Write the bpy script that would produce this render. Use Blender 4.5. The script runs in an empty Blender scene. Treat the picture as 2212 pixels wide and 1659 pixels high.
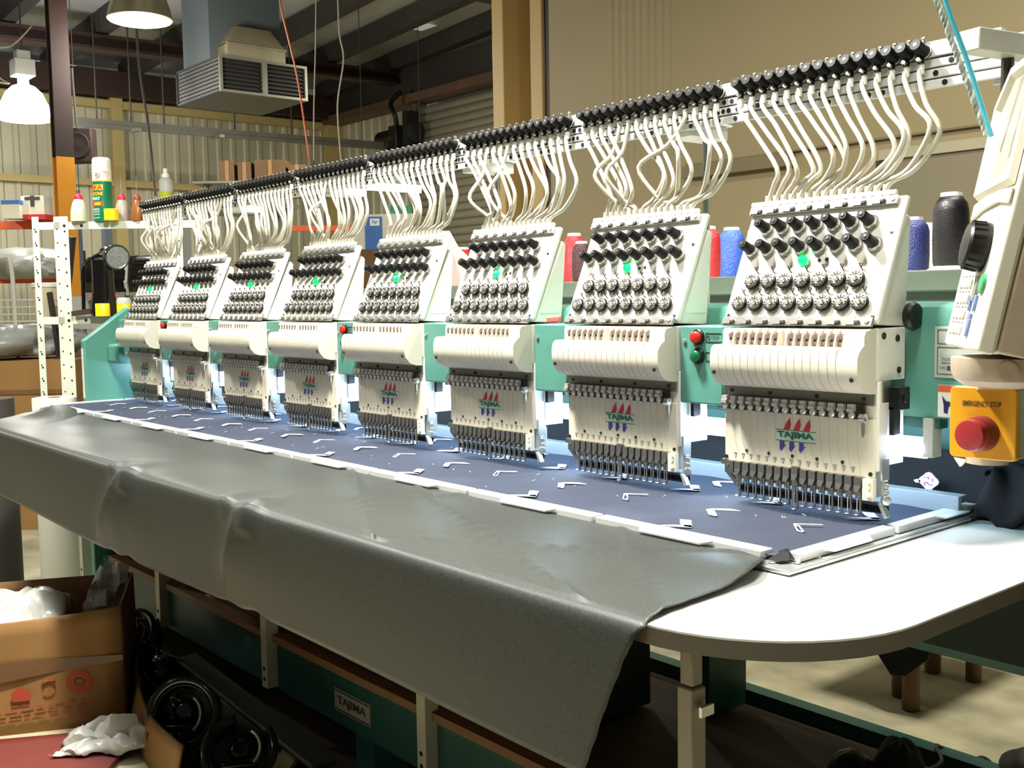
import bpy, math, random
from mathutils import Vector, Matrix
C = bpy.context.scene.collection
SC = bpy.context.scene
PI = math.pi
random.seed(7)

# ------------------------------------------------------------------ camera, world, lights, exposure
cam_d = bpy.data.cameras.new('camera')
cam_d.sensor_width = 36.0
cam_d.lens = 36.0 * 2297.1 / 2212.0
cam_d.clip_start = 0.02
cam = bpy.data.objects.new('camera', cam_d)
C.objects.link(cam)
_r = Vector((0.64590205, 0.76323141, -0.01698083))
_u = Vector((-0.05035429, 0.06478705, 0.99662786))
_f = Vector((-0.76175783, 0.64286892, -0.08027806))
m = Matrix((_r, _u, -_f)).transposed().to_4x4()
m.translation = Vector((1.02931903, -1.47883902, 1.22262156))
cam.matrix_world = m
SC.camera = cam

SC.view_settings.view_transform = 'Standard'
SC.view_settings.look = 'None'
SC.view_settings.gamma = 1.0
SC.view_settings.use_curve_mapping = False
SC.view_settings.exposure = 0.0

w = bpy.data.worlds.new('world')
SC.world = w
w.use_nodes = True
w.node_tree.nodes['Background'].inputs[0].default_value = (0.95, 0.92, 0.78, 1)
w.node_tree.nodes['Background'].inputs[1].default_value = 0.07


def light(name, kind, loc, energy, color=(1, 1, 1), size=0.3, aim=None, size_y=None, spot=None, blend=0.5):
    d = bpy.data.lights.new(name, kind)
    d.energy = energy
    d.color = color
    if kind == 'AREA':
        d.size = size
        if size_y:
            d.shape = 'RECTANGLE'
            d.size_y = size_y
        else:
            d.shape = 'DISK'
    elif kind in ('POINT', 'SPOT'):
        d.shadow_soft_size = size
        if kind == 'SPOT':
            d.spot_size = spot
            d.spot_blend = blend
    o = bpy.data.objects.new(name, d)
    C.objects.link(o)
    o.location = loc
    if aim is not None:
        o.rotation_euler = (Vector(aim) - Vector(loc)).to_track_quat('-Z', 'Y').to_euler()
    return o


# ceiling lamps of the hall outside the picture; the front pair is added fill light
light('lamp_over_machine', 'AREA', (-0.7, -0.6, 2.85), 160, (1.0, 0.98, 0.92), 0.3, (-0.6, -0.4, 0.9))
light('lamp_over_table_end', 'AREA', (0.45, -0.85, 3.2), 45, (1.0, 0.98, 0.92), 0.42, (0.4, -0.3, 0.9))
light('lamp_far_end', 'AREA', (-3.2, -0.9, 3.3), 110, (1.0, 0.98, 0.92), 0.42, (-3.4, -0.4, 0.9))
light('fill_front_left', 'AREA', (-2.2, -3.6, 3.3), 6, (1.0, 0.97, 0.88), 0.42, (-1.6, 0.0, 0.9))  # front pair: added fill that lifts the face plates
light('fill_front_right', 'AREA', (1.6, -3.6, 3.3), 4, (1.0, 0.97, 0.88), 0.42, (0.2, 0.0, 0.9))
light('lamp_behind_machine', 'AREA', (-0.2, 1.36, 3.5), 105, (1.0, 0.95, 0.80), 0.42, (-0.3, 1.5, 0.0))
light('lamp_hall_middle', 'AREA', (-7.0, 4.4, 3.5), 120, (1.0, 0.95, 0.80), 0.42, (-7.4, 4.4, 0.0))
light('lamp_hall_left', 'AREA', (-8.5, -1.6, 3.4), 130, (1.0, 0.95, 0.80), 0.42, (-8.8, -1.2, 0.0))

# ------------------------------------------------------------------ materials


def lin(c):
    return tuple(((x / 255.0) / 12.92 if x <= 10 else ((x / 255.0 + 0.055) / 1.055) ** 2.4) for x in c)


MATS = {}


def mat(name, rgb, rough=0.5, metal=0.0, nscale=0, namt=0.0, bump=0.0, bscale=200, coat=0.0, emit=0.0, alpha=1.0, trans=0.0, sss=0.0, spec=None, streak=None):
    if name in MATS:
        return MATS[name]
    mt = bpy.data.materials.new(name)
    mt.use_nodes = True
    nt = mt.node_tree
    b = nt.nodes['Principled BSDF']
    col = (*lin(rgb), 1)
    b.inputs['Base Color'].default_value = col
    b.inputs['Roughness'].default_value = rough
    b.inputs['Metallic'].default_value = metal
    b.inputs['Coat Weight'].default_value = coat
    if spec is not None:
        b.inputs['Specular IOR Level'].default_value = spec
    if trans:
        b.inputs['Transmission Weight'].default_value = trans
    if alpha < 1:
        b.inputs['Alpha'].default_value = alpha
    if emit:
        b.inputs['Emission Color'].default_value = col
        b.inputs['Emission Strength'].default_value = emit
    if namt:
        tc = nt.nodes.new('ShaderNodeTexCoord')
        no = nt.nodes.new('ShaderNodeTexNoise')
        no.inputs['Scale'].default_value = nscale
        no.inputs['Detail'].default_value = 6
        src = tc.outputs['Object']
        if streak:
            mp = nt.nodes.new('ShaderNodeMapping')
            mp.inputs['Scale'].default_value = streak
            nt.links.new(src, mp.inputs['Vector'])
            src = mp.outputs['Vector']
        nt.links.new(src, no.inputs['Vector'])
        ramp = nt.nodes.new('ShaderNodeValToRGB')
        ramp.color_ramp.elements[0].position = 0.3
        ramp.color_ramp.elements[1].position = 0.7
        d = lin(rgb)
        ramp.color_ramp.elements[0].color = (*[max(0, x * (1 - namt)) for x in d], 1)
        ramp.color_ramp.elements[1].color = (*[min(1, x * (1 + namt)) for x in d], 1)
        nt.links.new(no.outputs['Fac'], ramp.inputs['Fac'])
        nt.links.new(ramp.outputs['Color'], b.inputs['Base Color'])
    if bump:
        tc = nt.nodes.new('ShaderNodeTexCoord')
        no = nt.nodes.new('ShaderNodeTexNoise')
        no.inputs['Scale'].default_value = bscale
        no.inputs['Detail'].default_value = 4
        nt.links.new(tc.outputs['Object'], no.inputs['Vector'])
        bp = nt.nodes.new('ShaderNodeBump')
        bp.inputs['Strength'].default_value = bump
        bp.inputs['Distance'].default_value = 0.01
        nt.links.new(no.outputs['Fac'], bp.inputs['Height'])
        nt.links.new(bp.outputs['Normal'], b.inputs['Normal'])
    MATS[name] = mt
    return mt


HEADW = mat('head_white_enamel', (236, 233, 222), 0.28, nscale=3, namt=0.03)
CREAM = mat('plate_cream_enamel', (226, 219, 196), 0.32, nscale=4, namt=0.04)
COVER = mat('cover_ivory_plastic', (212, 206, 188), 0.35)
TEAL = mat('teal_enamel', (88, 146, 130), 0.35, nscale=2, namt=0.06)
DTEAL = mat('shaded_dark_teal_enamel', (38, 84, 76), 0.45, nscale=2, namt=0.12)  # teal with the shade low on the machine put into the colour
CHROME = mat('chrome', (216, 214, 208), 0.26, 0.9)
NICKEL = mat('satin_nickel', (172, 170, 164), 0.3, 0.85)
STEEL = mat('brushed_steel', (150, 148, 142), 0.38, 1.0, nscale=30, namt=0.1)
UNDER = mat('dark_green_under_shade', (26, 46, 42), 0.6)  # casing green darkened in its colour for the shade under the table
DSTEEL = mat('dark_steel', (74, 70, 64), 0.35, 0.8)
BLACKP = mat('black_plastic', (16, 15, 14), 0.38, spec=0.35)
KNOBP = mat('knob_black_plastic', (13, 12, 11), 0.5, spec=0.2)
BLACKM = mat('black_hole', (9, 9, 9), 0.8)
ALU = mat('white_anodised_aluminium', (226, 226, 224), 0.32, 0.15, nscale=8, namt=0.03)
ALUP = mat('plain_aluminium', (196, 198, 196), 0.35, 0.75, nscale=15, namt=0.05)
TABLE = mat('white_laminate', (240, 241, 236), 0.22, nscale=3, namt=0.015)
TABLEE = mat('grey_table_edging', (104, 97, 86), 0.45)
NAVY = mat('navy_cloth', (47, 54, 72), 0.75, nscale=400, namt=0.15, bump=0.15, bscale=900)
BLKCLOTH = mat('black_cloth', (9, 9, 12), 0.8, nscale=300, namt=0.2, bump=0.15, bscale=700)
STITCH = mat('white_embroidery_thread', (238, 240, 244), 0.45, bump=0.3, bscale=1500)
TUBE = mat('translucent_white_tubing', (196, 190, 172), 0.25, trans=0.0, spec=0.6)
LED = mat('led_tube_light', (200, 224, 255), emit=27.0)
GREENL = mat('green_indicator_light', (10, 235, 110), emit=2.2)
REDB = mat('red_button_plastic', (196, 34, 30), 0.25, coat=0.5)
GREENB = mat('green_button_plastic', (16, 96, 56), 0.25, coat=0.5)
LOGOG = mat('print_green', (26, 116, 92), 0.5)
LOGOR = mat('print_red', (192, 44, 66), 0.5)
LOGOB = mat('print_blue', (66, 66, 146), 0.5)
INK = mat('print_dark', (66, 64, 66), 0.6)
INKG = mat('print_grey', (140, 134, 120), 0.6)
PINK = mat('pink_plastic_tag', (232, 104, 96), 0.4)
PAPER = mat('white_paper_label', (220, 222, 214), 0.6)
GREYP = mat('light_grey_enamel', (176, 176, 164), 0.4)
GREYM = mat('mid_grey_enamel', (120, 122, 116), 0.45)
PANELP = mat('control_panel_ivory', (226, 221, 200), 0.42, nscale=60, namt=0.03)
PANELS = mat('control_panel_side_beige', (176, 160, 140), 0.5, nscale=60, namt=0.04)
SCREEN = mat('grey_lcd_glass', (166, 164, 150), 0.12)
YELLOW = mat('yellow_plastic', (206, 146, 22), 0.4)
BYELLOW = mat('bright_yellow_plastic', (238, 206, 24), 0.35)
ESTOP = mat('dull_red_plastic', (150, 44, 46), 0.35)
BACKING = mat('charcoal_nonwoven_backing', (57, 60, 56), 0.42, nscale=360, namt=0.36, bump=0.035, bscale=900, spec=0.4)
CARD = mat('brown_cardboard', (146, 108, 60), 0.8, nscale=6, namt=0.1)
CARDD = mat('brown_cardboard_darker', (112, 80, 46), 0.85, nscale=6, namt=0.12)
CARDE = mat('cardboard_cut_edge', (158, 124, 82), 0.85, nscale=60, namt=0.15)
REDPR = mat('red_box_print', (168, 66, 44), 0.8)
POLY = mat('clear_polythene', (214, 216, 206), 0.2, alpha=0.55, spec=0.8)
WPOLY = mat('white_polythene', (190, 188, 180), 0.35, bump=0.2, bscale=30)
MAROON = mat('maroon_cover', (112, 44, 34), 0.55, nscale=8, namt=0.08)
BENCH = mat('cream_laminate', (206, 198, 164), 0.45)
SHELFW = mat('off_white_shelf_enamel', (214, 216, 198), 0.4, nscale=5, namt=0.05)
WOODB = mat('dark_wood', (92, 62, 36), 0.6, nscale=6, namt=0.25, streak=(8, 8, 0.6))
WOODS = mat('pine_strip', (142, 104, 70), 0.6, nscale=10, namt=0.15, streak=(0.6, 8, 8))
ROLLW = mat('white_backing_roll', (226, 224, 208), 0.65, nscale=3, namt=0.03)
ROLLD = mat('dark_backing_roll', (54, 50, 46), 0.7, nscale=5, namt=0.1)
CONC = mat('concrete', (172, 166, 138), 0.75, nscale=5.5, namt=0.34, bump=0.1, bscale=40)
CORR = mat('zinc_cladding', (184, 180, 156), 0.5, 0.2, nscale=1.4, namt=0.14, streak=(1, 1, 0.25))
GIRT = mat('cream_steel_section', (178, 160, 104), 0.55)
BROWNST = mat('brown_primed_steel', (48, 28, 22), 0.55, nscale=3, namt=0.12)
DARKST = mat('dark_grey_steel', (46, 42, 38), 0.6, nscale=3, namt=0.12)
YELCOL = mat('yellow_column_paint', (206, 138, 26), 0.5, nscale=3, namt=0.06)
ROOF = mat('foil_roof_sheet', (176, 178, 172), 0.5, 0.1, nscale=1.2, namt=0.18)
SKY = mat('daylight_gap', (224, 228, 222), emit=1.6)
PART = mat('beige_wall_sheet', (152, 138, 102), 0.6, nscale=0.8, namt=0.06)
PARTD = mat('grey_lower_wall_sheet', (128, 120, 96), 0.6, nscale=1, namt=0.06)
COLB = mat('beige_column_paint', (186, 158, 100), 0.55, nscale=2, namt=0.05)
SLAT = mat('roller_door_steel', (134, 128, 112), 0.42, 0.3, nscale=1.5, namt=0.1)
GALV = mat('galvanised_steel', (128, 126, 116), 0.45, 0.6, nscale=6, namt=0.12)
DUCT = mat('grey_duct_enamel', (112, 116, 112), 0.5, 0.2, nscale=2, namt=0.08)
ORANGE = mat('orange_rack_enamel', (204, 82, 30), 0.5)
BLUEST = mat('blue_grey_rack_enamel', (78, 90, 102), 0.5)
LAMPG = mat('lamp_glow', (246, 244, 255), emit=28.0)
LAMPB = mat('fluorescent_glow', (255, 252, 244), emit=5.0)
LAMPM = mat('lamp_spun_metal', (190, 186, 160), 0.35, 0.7)
OCORD = mat('orange_cord', (214, 92, 30), 0.5)
WCORD = mat('pale_cord', (176, 168, 146), 0.6)
DCORD = mat('dark_cord', (52, 46, 40), 0.6)
CYAN = mat('cyan_hose', (78, 172, 190), 0.35)
ROPEM = mat('grey_green_braid', (150, 160, 148), 0.7, nscale=60, namt=0.5)
CANG = mat('spray_can_green', (10, 110, 74), 0.3)
CANW = mat('spray_can_white', (226, 222, 206), 0.35)
CANY = mat('spray_can_yellow', (236, 172, 40), 0.4)
CANR = mat('spray_can_red', (204, 60, 34), 0.4)
BOTW = mat('translucent_bottle', (198, 200, 174), 0.3)
BOTG = mat('grey_bottle', (156, 146, 132), 0.35)
BOTA = mat('amber_bottle', (134, 82, 34), 0.3)
CAPR = mat('crimson_cap', (200, 34, 62), 0.4)
BLUEBX = mat('blue_box_print', (38, 98, 168), 0.5)
WHITEBX = mat('white_box_board', (206, 200, 180), 0.6)
REDBX = mat('red_box_board', (176, 36, 34), 0.6)
GREYBAG = mat('grey_white_plastic_bag', (134, 136, 130), 0.35, bump=0.3, bscale=25)
BLKGL = mat('glossy_black_plastic', (14, 13, 12), 0.15, coat=0.4)
LENS = mat('silver_reflector', (190, 192, 196), 0.2, 0.9, bump=0.5, bscale=60)
TH_RED = mat('red_thread', (170, 16, 28), 0.35, bump=0.5, bscale=260, spec=0.7)
TH_BLUE = mat('blue_thread', (38, 84, 184), 0.35, bump=0.5, bscale=260, spec=0.7)
TH_NAVY = mat('navy_thread', (28, 42, 102), 0.4, bump=0.5, bscale=260)
TH_BLACK = mat('black_thread', (13, 11, 14), 0.4, bump=0.15, bscale=260)
TH_WHITE = mat('white_thread', (218, 216, 206), 0.45, bump=0.5, bscale=260)
TH_YEL = mat('amber_thread', (222, 152, 26), 0.4, bump=0.5, bscale=260)
TH_MAR = mat('maroon_thread', (58, 18, 22), 0.45, bump=0.5, bscale=260)

# ------------------------------------------------------------------ mesh builder


class MB:
    def __init__(s):
        s.v, s.f, s.m = [], [], []

    def add(s, vs, fs, mi=0):
        b = len(s.v)
        s.v += [tuple(p) for p in vs]
        s.f += [tuple(i + b for i in f) for f in fs]
        s.m += [mi] * len(fs)
        return s

    def box(s, x0, x1, y0, y1, z0, z1, mi=0):
        vs = [(x0, y0, z0), (x1, y0, z0), (x1, y1, z0), (x0, y1, z0), (x0, y0, z1), (x1, y0, z1), (x1, y1, z1), (x0, y1, z1)]
        return s.add(vs, [(0, 3, 2, 1), (4, 5, 6, 7), (0, 1, 5, 4), (1, 2, 6, 5), (2, 3, 7, 6), (3, 0, 4, 7)], mi)

    def obox(s, c, ax, ay, az, mi=0):
        c, ax, ay, az = Vector(c), Vector(ax), Vector(ay), Vector(az)
        vs = [c + ax * i + ay * j + az * k for k in (-1, 1) for i, j in ((-1, -1), (1, -1), (1, 1), (-1, 1))]
        return s.add(vs, [(0, 3, 2, 1), (4, 5, 6, 7), (0, 1, 5, 4), (1, 2, 6, 5), (2, 3, 7, 6), (3, 0, 4, 7)], mi)

    def bar(s, p0, p1, w, h, up=(0, 0, 1), mi=0):
        p0, p1 = Vector(p0), Vector(p1)
        d = (p1 - p0)
        a = d.normalized()
        sd = a.cross(Vector(up)).normalized()
        u = sd.cross(a)
        return s.obox((p0 + p1) / 2, d / 2, sd * w / 2, u * h / 2, mi)

    def lathe(s, o, d, prof, n=16, mi=0, mis=None, caps=True):
        o, d = Vector(o), Vector(d).normalized()
        a = d.orthogonal().normalized()
        b = d.cross(a)
        base = len(s.v)
        for r, h in prof:
            for i in range(n):
                t = 2 * PI * i / n
                s.v.append(tuple(o + d * h + (a * math.cos(t) + b * math.sin(t)) * r))
        for k in range(len(prof) - 1):
            for i in range(n):
                j = (i + 1) % n
                s.f.append((base + k * n + i, base + k * n + j, base + (k + 1) * n + j, base + (k + 1) * n + i))
                s.m.append(mis[k] if mis else mi)
        if caps:
            s.f.append(tuple(base + i for i in reversed(range(n))))
            s.m.append(mis[0] if mis else mi)
            s.f.append(tuple(base + (len(prof) - 1) * n + i for i in range(n)))
            s.m.append(mis[-1] if mis else mi)
        return s

    def cyl(s, p0, p1, r, n=12, mi=0, r1=None):
        p0, p1 = Vector(p0), Vector(p1)
        return s.lathe(p0, p1 - p0, [(r, 0), (r if r1 is None else r1, (p1 - p0).length)], n, mi)

    def prism(s, poly, axis, a0, a1, mi=0):
        n = len(poly)

        def P(p, a):
            if axis == 'x':
                return (a, p[0], p[1])
            if axis == 'y':
                return (p[0], a, p[1])
            return (p[0], p[1], a)
        vs = [P(p, a0) for p in poly] + [P(p, a1) for p in poly]
        fs = [tuple(range(n)), tuple(range(2 * n - 1, n - 1, -1))]
        fs += [(i, i + n, (i + 1) % n + n, (i + 1) % n) for i in range(n)]
        return s.add(vs, fs, mi)

    def slab(s, pts, d, mi=0):
        pts = [Vector(p) for p in pts]
        d = Vector(d)
        n = len(pts)
        vs = pts + [p + d for p in pts]
        fs = [tuple(range(n)), tuple(range(2 * n - 1, n - 1, -1))]
        fs += [(i, i + n, (i + 1) % n + n, (i + 1) % n) for i in range(n)]
        return s.add(vs, fs, mi)

    def tube(s, pts, r, n=8, mi=0, closed=False):
        pts = [Vector(p) for p in pts]
        base = len(s.v)
        N = len(pts)
        t0 = (pts[1] - pts[0]).normalized()
        a = t0.orthogonal().normalized()
        rr = r if callable(r) else (lambda k: r)
        for k, p in enumerate(pts):
            if closed:
                t = (pts[(k + 1) % N] - pts[k - 1]).normalized()
            else:
                t = (pts[min(k + 1, N - 1)] - pts[max(k - 1, 0)]).normalized()
            a = (a - t * a.dot(t)).normalized()
            b = t.cross(a)
            for i in range(n):
                q = 2 * PI * i / n
                s.v.append(tuple(p + (a * math.cos(q) + b * math.sin(q)) * rr(k)))
        for k in range(N if closed else N - 1):
            k2 = (k + 1) % N
            for i in range(n):
                j = (i + 1) % n
                s.f.append((base + k * n + i, base + k * n + j, base + k2 * n + j, base + k2 * n + i))
                s.m.append(mi)
        if not closed:
            s.f.append(tuple(base + i for i in reversed(range(n))))
            s.m.append(mi)
            s.f.append(tuple(base + (N - 1) * n + i for i in range(n)))
            s.m.append(mi)
        return s

    def grid(s, fn, nu, nv, mi=0):
        vs = [fn(i / nu, j / nv) for j in range(nv + 1) for i in range(nu + 1)]
        fs = [(j * (nu + 1) + i, j * (nu + 1) + i + 1, (j + 1) * (nu + 1) + i + 1, (j + 1) * (nu + 1) + i) for j in range(nv) for i in range(nu)]
        return s.add(vs, fs, mi)

    def mesh(s, name, mats, smooth=35, off=None):
        me = bpy.data.meshes.new(name)
        v = s.v if off is None else [(a - off[0], b - off[1], c - off[2]) for a, b, c in s.v]
        me.from_pydata(v, [], s.f)
        for mt in (mats if isinstance(mats, (list, tuple)) else [mats]):
            me.materials.append(mt)
        me.polygons.foreach_set('material_index', s.m)
        if smooth:
            me.polygons.foreach_set('use_smooth', [True] * len(s.f))
            me.set_sharp_from_angle(angle=math.radians(smooth))
        me.update()
        return me


ROOTLOC = {}


def rootloc(p):
    while p is not None and p.parent is not None:
        p = p.parent
    return Vector((0, 0, 0)) if p is None else Vector(ROOTLOC[p.name])


def obj(name, mb, mats, parent=None, smooth=35, bevel=None, solid=None, sub=None):
    """one mesh object; builder coordinates are world coordinates of the first instance"""
    me = mb.mesh(name, mats, smooth, rootloc(parent))
    o = bpy.data.objects.new(name, me)
    C.objects.link(o)
    if parent is not None:
        o.parent = parent
    else:
        ROOTLOC[o.name] = (0, 0, 0)
    if solid:
        md = o.modifiers.new('solid', 'SOLIDIFY')
        md.thickness = solid
        md.offset = 0
    if sub:
        md = o.modifiers.new('sub', 'SUBSURF')
        md.levels = md.render_levels = sub
    if bevel:
        md = o.modifiers.new('bevel', 'BEVEL')
        md.width = bevel
        md.segments = 2
        md.limit_method = 'ANGLE'
        md.angle_limit = math.radians(40)
    return o


def inst(name, me, parent, loc, rot=None):
    o = bpy.data.objects.new(name, me)
    C.objects.link(o)
    o.parent = parent
    o.location = Vector(loc) - rootloc(parent)
    if rot is not None:
        o.rotation_euler = rot
    return o


def thing(name, label, cat, loc=(0, 0, 0), group=None):
    o = bpy.data.objects.new(name, None)
    o.empty_display_size = 0.05
    C.objects.link(o)
    o.location = loc
    o['label'] = label
    o['category'] = cat
    if group:
        o['group'] = group
    ROOTLOC[o.name] = tuple(loc)
    return o


def tag(o, label, cat, group=None):
    o['label'] = label
    o['category'] = cat
    if group:
        o['group'] = group
    return o


def struct(name, mb, mats, parent=None, **k):
    o = obj(name, mb, mats, parent, **k)
    if parent is None:
        o['kind'] = 'structure'
    return o


def copy_tree(o, parent=None):
    c = o.copy()
    C.objects.link(c)
    c.parent = parent
    if parent is None:
        ROOTLOC[c.name] = tuple(o.location)
    for ch in list(o.children):
        copy_tree(ch, c)
    return c


FONT_CACHE = {}


def text_mb(mb, s, width, height, fn, mi=0, bold=0.0, shear=0.0, thick=None):
    """flat lettering as mesh: fn(u, v) maps the [0..width]x[0..height] print area to 3-D"""
    key = (s, bold, shear)
    if key not in FONT_CACHE:
        cu = bpy.data.curves.new('txt', 'FONT')
        cu.body = s
        cu.offset = bold
        cu.shear = shear
        cu.resolution_u = 3
        to = bpy.data.objects.new('txt', cu)
        C.objects.link(to)
        dg = bpy.context.evaluated_depsgraph_get()
        me = bpy.data.meshes.new_from_object(to.evaluated_get(dg))
        FONT_CACHE[key] = ([tuple(v.co) for v in me.vertices], [tuple(p.vertices) for p in me.polygons])
        bpy.data.objects.remove(to)
        bpy.data.meshes.remove(me)
        bpy.data.curves.remove(cu)
    vs, fs = FONT_CACHE[key]
    x0, x1 = min(v[0] for v in vs), max(v[0] for v in vs)
    y0, y1 = min(v[1] for v in vs), max(v[1] for v in vs)
    pts = [fn((v[0] - x0) / (x1 - x0) * width, (v[1] - y0) / (y1 - y0) * height) for v in vs]
    mb.add(pts, fs, mi)
    return mb


def catmull(P, n=8):
    P = [Vector(p) for p in P]
    out = []
    for i in range(len(P) - 1):
        p0, p1, p2, p3 = P[max(i - 1, 0)], P[i], P[i + 1], P[min(i + 2, len(P) - 1)]
        for k in range(n):
            t = k / n
            out.append(0.5 * ((2 * p1) + (p2 - p0) * t + (2 * p0 - 5 * p1 + 4 * p2 - p3) * t * t + (3 * p1 - p0 - 3 * p2 + p3) * t ** 3))
    out.append(P[-1])
    return out


# ================================================================== SETTING
b = MB()
b.box(-12.3, 8, -7, 9, -0.1, 0)
struct('floor', b, CONC)
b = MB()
b.box(-3.05, 0.62, -0.6, 1.025, 0.0, 0.008)  # thin dark sheet that paints the machine's shade onto the floor
tag(obj('floor_shade_board', b, mat('dark_brown_floor_shade', (58, 46, 34), 0.7, nscale=4, namt=0.3, streak=(0.5, 4, 4))), 'dark brown board painting the shade on the floor under the machine', 'board')


def corrugated(axis, const, a0, a1, z0, z1, pitch=0.19, depth=0.02, sgn=1):
    """trapezoid-ribbed sheet; axis is the running direction"""
    prof = []
    a = a0
    while a < a1:
        prof += [(a, 0), (a + pitch * 0.55, 0), (a + pitch * 0.66, depth), (a + pitch * 0.89, depth)]
        a += pitch
    prof.append((a1, 0))
    vs, fs = [], []
    for t, d in prof:
        for z in (z0, z1):
            vs.append((const + sgn * d, t, z) if axis == 'y' else (t, const + sgn * d, z))
    for i in range(len(prof) - 1):
        fs.append((2 * i, 2 * i + 2, 2 * i + 3, 2 * i + 1))
    return MB().add(vs, fs)


struct('wall_left', corrugated('y', -12.0, -5.0, 6.4, 0, 3.98), CORR, smooth=0)
wb = corrugated('x', 6.38, -12.0, -9.85, 0, 3.7, sgn=-1)
struct('wall_back', wb, CORR, smooth=0)
# partition on the right with faint vertical flutes
prof = [(-4.42, 0)]
for k in range(9):
    x = -3.85 + k * 0.06
    prof += [(x, 0), (x + 0.012, 0.005), (x + 0.03, 0.005), (x + 0.042, 0)]
prof += [(7.5, 0)]
vs, fs = [], []
for x, d in prof:
    vs += [(x, 3.5 - d, 0.0), (x, 3.5 - d, 6.0)]
for i in range(len(prof) - 1):
    fs.append((2 * i, 2 * i + 2, 2 * i + 3, 2 * i + 1))
struct('wall_right', MB().add(vs, fs), PART, smooth=0)
b = MB()
b.box(-1.87, 3.5, 3.44, 3.495, 0, 1.88)
b.box(-1.92, -1.87, 3.43, 3.5, 0, 1.88, 1)
struct('trim_1', b, [PARTD, DARKST])          # grey lower cladding
b = MB()
b.box(-3.2, -2.45, 3.44, 3.5, 1.915, 1.985)
b.box(-3.2, 3.5, 3.47, 3.5, 1.99, 2.0)
struct('trim_2', b, mat('dull_rail', (120, 108, 78), 0.6))
b = MB()
b.box(-1.9, 3.5, 3.42, 3.5, 1.88, 1.93)
struct('trim_3', b, mat('pale_rail', (166, 158, 132), 0.5))

# beige columns at the end of the partition
b = MB()
b.box(-5.03, -4.905, 3.5, 3.8, 0, 5.5)
struct('trim_4', b, COLB, bevel=0.006)
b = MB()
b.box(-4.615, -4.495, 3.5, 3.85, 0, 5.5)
b.box(-4.494, -4.40, 3.52, 3.9, 0, 5.5, 1)  # separate dark brown piece painting the shaded side of the column
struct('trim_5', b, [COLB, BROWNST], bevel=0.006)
b = MB()
b.box(-4.86, -4.79, 3.95, 4.05, 0, 5.5)
struct('trim_6', b, COLB)

# girts, wall posts, eaves beams
b = MB()
b.box(-11.97, -11.86, -5, 6.35, 3.56, 3.65)
struct('trim_7', b, GIRT)
b = MB()
b.box(-11.97, -11.86, -5, 6.35, 2.64, 2.72)
struct('trim_8', b, GIRT)
b = MB()
b.box(-11.95, -11.84, 3.22, 3.36, 0, 3.8)
struct('trim_9', b, GIRT)
b = MB()
b.box(-11.95, -11.8, 6.15, 6.36, 0, 3.62)
struct('trim_10', b, GIRT)
b = MB()
b.box(-11.95, -11.7, -5, 6.4, 3.68, 3.97)
struct('trim_11', b, BROWNST)
b = MB()
b.box(-11.9, -4.4, 6.1, 6.36, 3.62, 3.72)
b.box(-11.9, -4.4, 6.2, 6.36, 3.72, 4.1, 1)
struct('trim_12', b, [mat('rust_brown_steel', (92, 66, 48), 0.6, nscale=2, namt=0.2), DARKST])
# daylight showing under the roof edge
rr = random.Random(3)
b = MB()
y = -1.0
while y < 6.0:
    l = rr.uniform(0.25, 0.6)
    z = 4.0 + rr.uniform(-0.006, 0.01)
    b.box(-12.03, -11.99, y, y + l, z, z + rr.uniform(0.02, 0.035))
    y += l + rr.uniform(0.15, 0.7)
struct('trim_13', b, SKY)

# roof: sheets between purlins, rafters below


def roofz(x, y):
    return 4.12 + 0.05 * (x + 12) + 0.02 * (y - 2)


b = MB()
b.grid(lambda u, v: (-12.3 + 20.3 * u, -7 + 16 * v, roofz(-12.3 + 20.3 * u, -7 + 16 * v)), 4, 4)
struct('ceiling', b, ROOF, solid=0.02)
for k, y in enumerate([-3.4, -2.3, -1.2, -0.1, 0.75, 1.65, 2.55, 3.45, 4.35, 5.25, 6.15]):
    b = MB()
    b.bar((-12, y, roofz(-12, y) - 0.13), (7.5, y, roofz(7.5, y) - 0.13), 0.13, 0.2)
    struct('trim_%d' % (20 + k), b, DARKST)
for k, (x, h) in enumerate([(-10.2, 0.12), (-6.6, 0.26), (-2.0, 0.34)]):
    b = MB()
    for dz, wd, hh in ((0, 0.2, 0.03), (h / 2, 0.03, h), (h, 0.2, 0.03)):
        b.bar((x, -6, roofz(x, -6) - 0.26 - dz), (x, 7.2, roofz(x, 7.2) - 0.26 - dz), wd, hh)
    struct('trim_%d' % (40 + k), b, BROWNST)
# translucent roof lights
b = MB()
for x, y, a, c in [(-11.6, 2.1, 0.28, 0.35), (-11.5, 3.0, 0.3, 0.3), (-11.4, 4.9, 0.25, 0.5), (-9.2, 5.6, 0.3, 0.28), (-9.3, 2.15, 0.25, 0.25), (-7.6, 4.9, 0.3, 0.3)]:
    z = roofz(x, y) - 0.016
    b.box(x, x + a, y, y + c, z, z + 0.004)
struct('trim_50', b, mat('roof_daylight', (200, 204, 196), emit=0.35))

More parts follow.
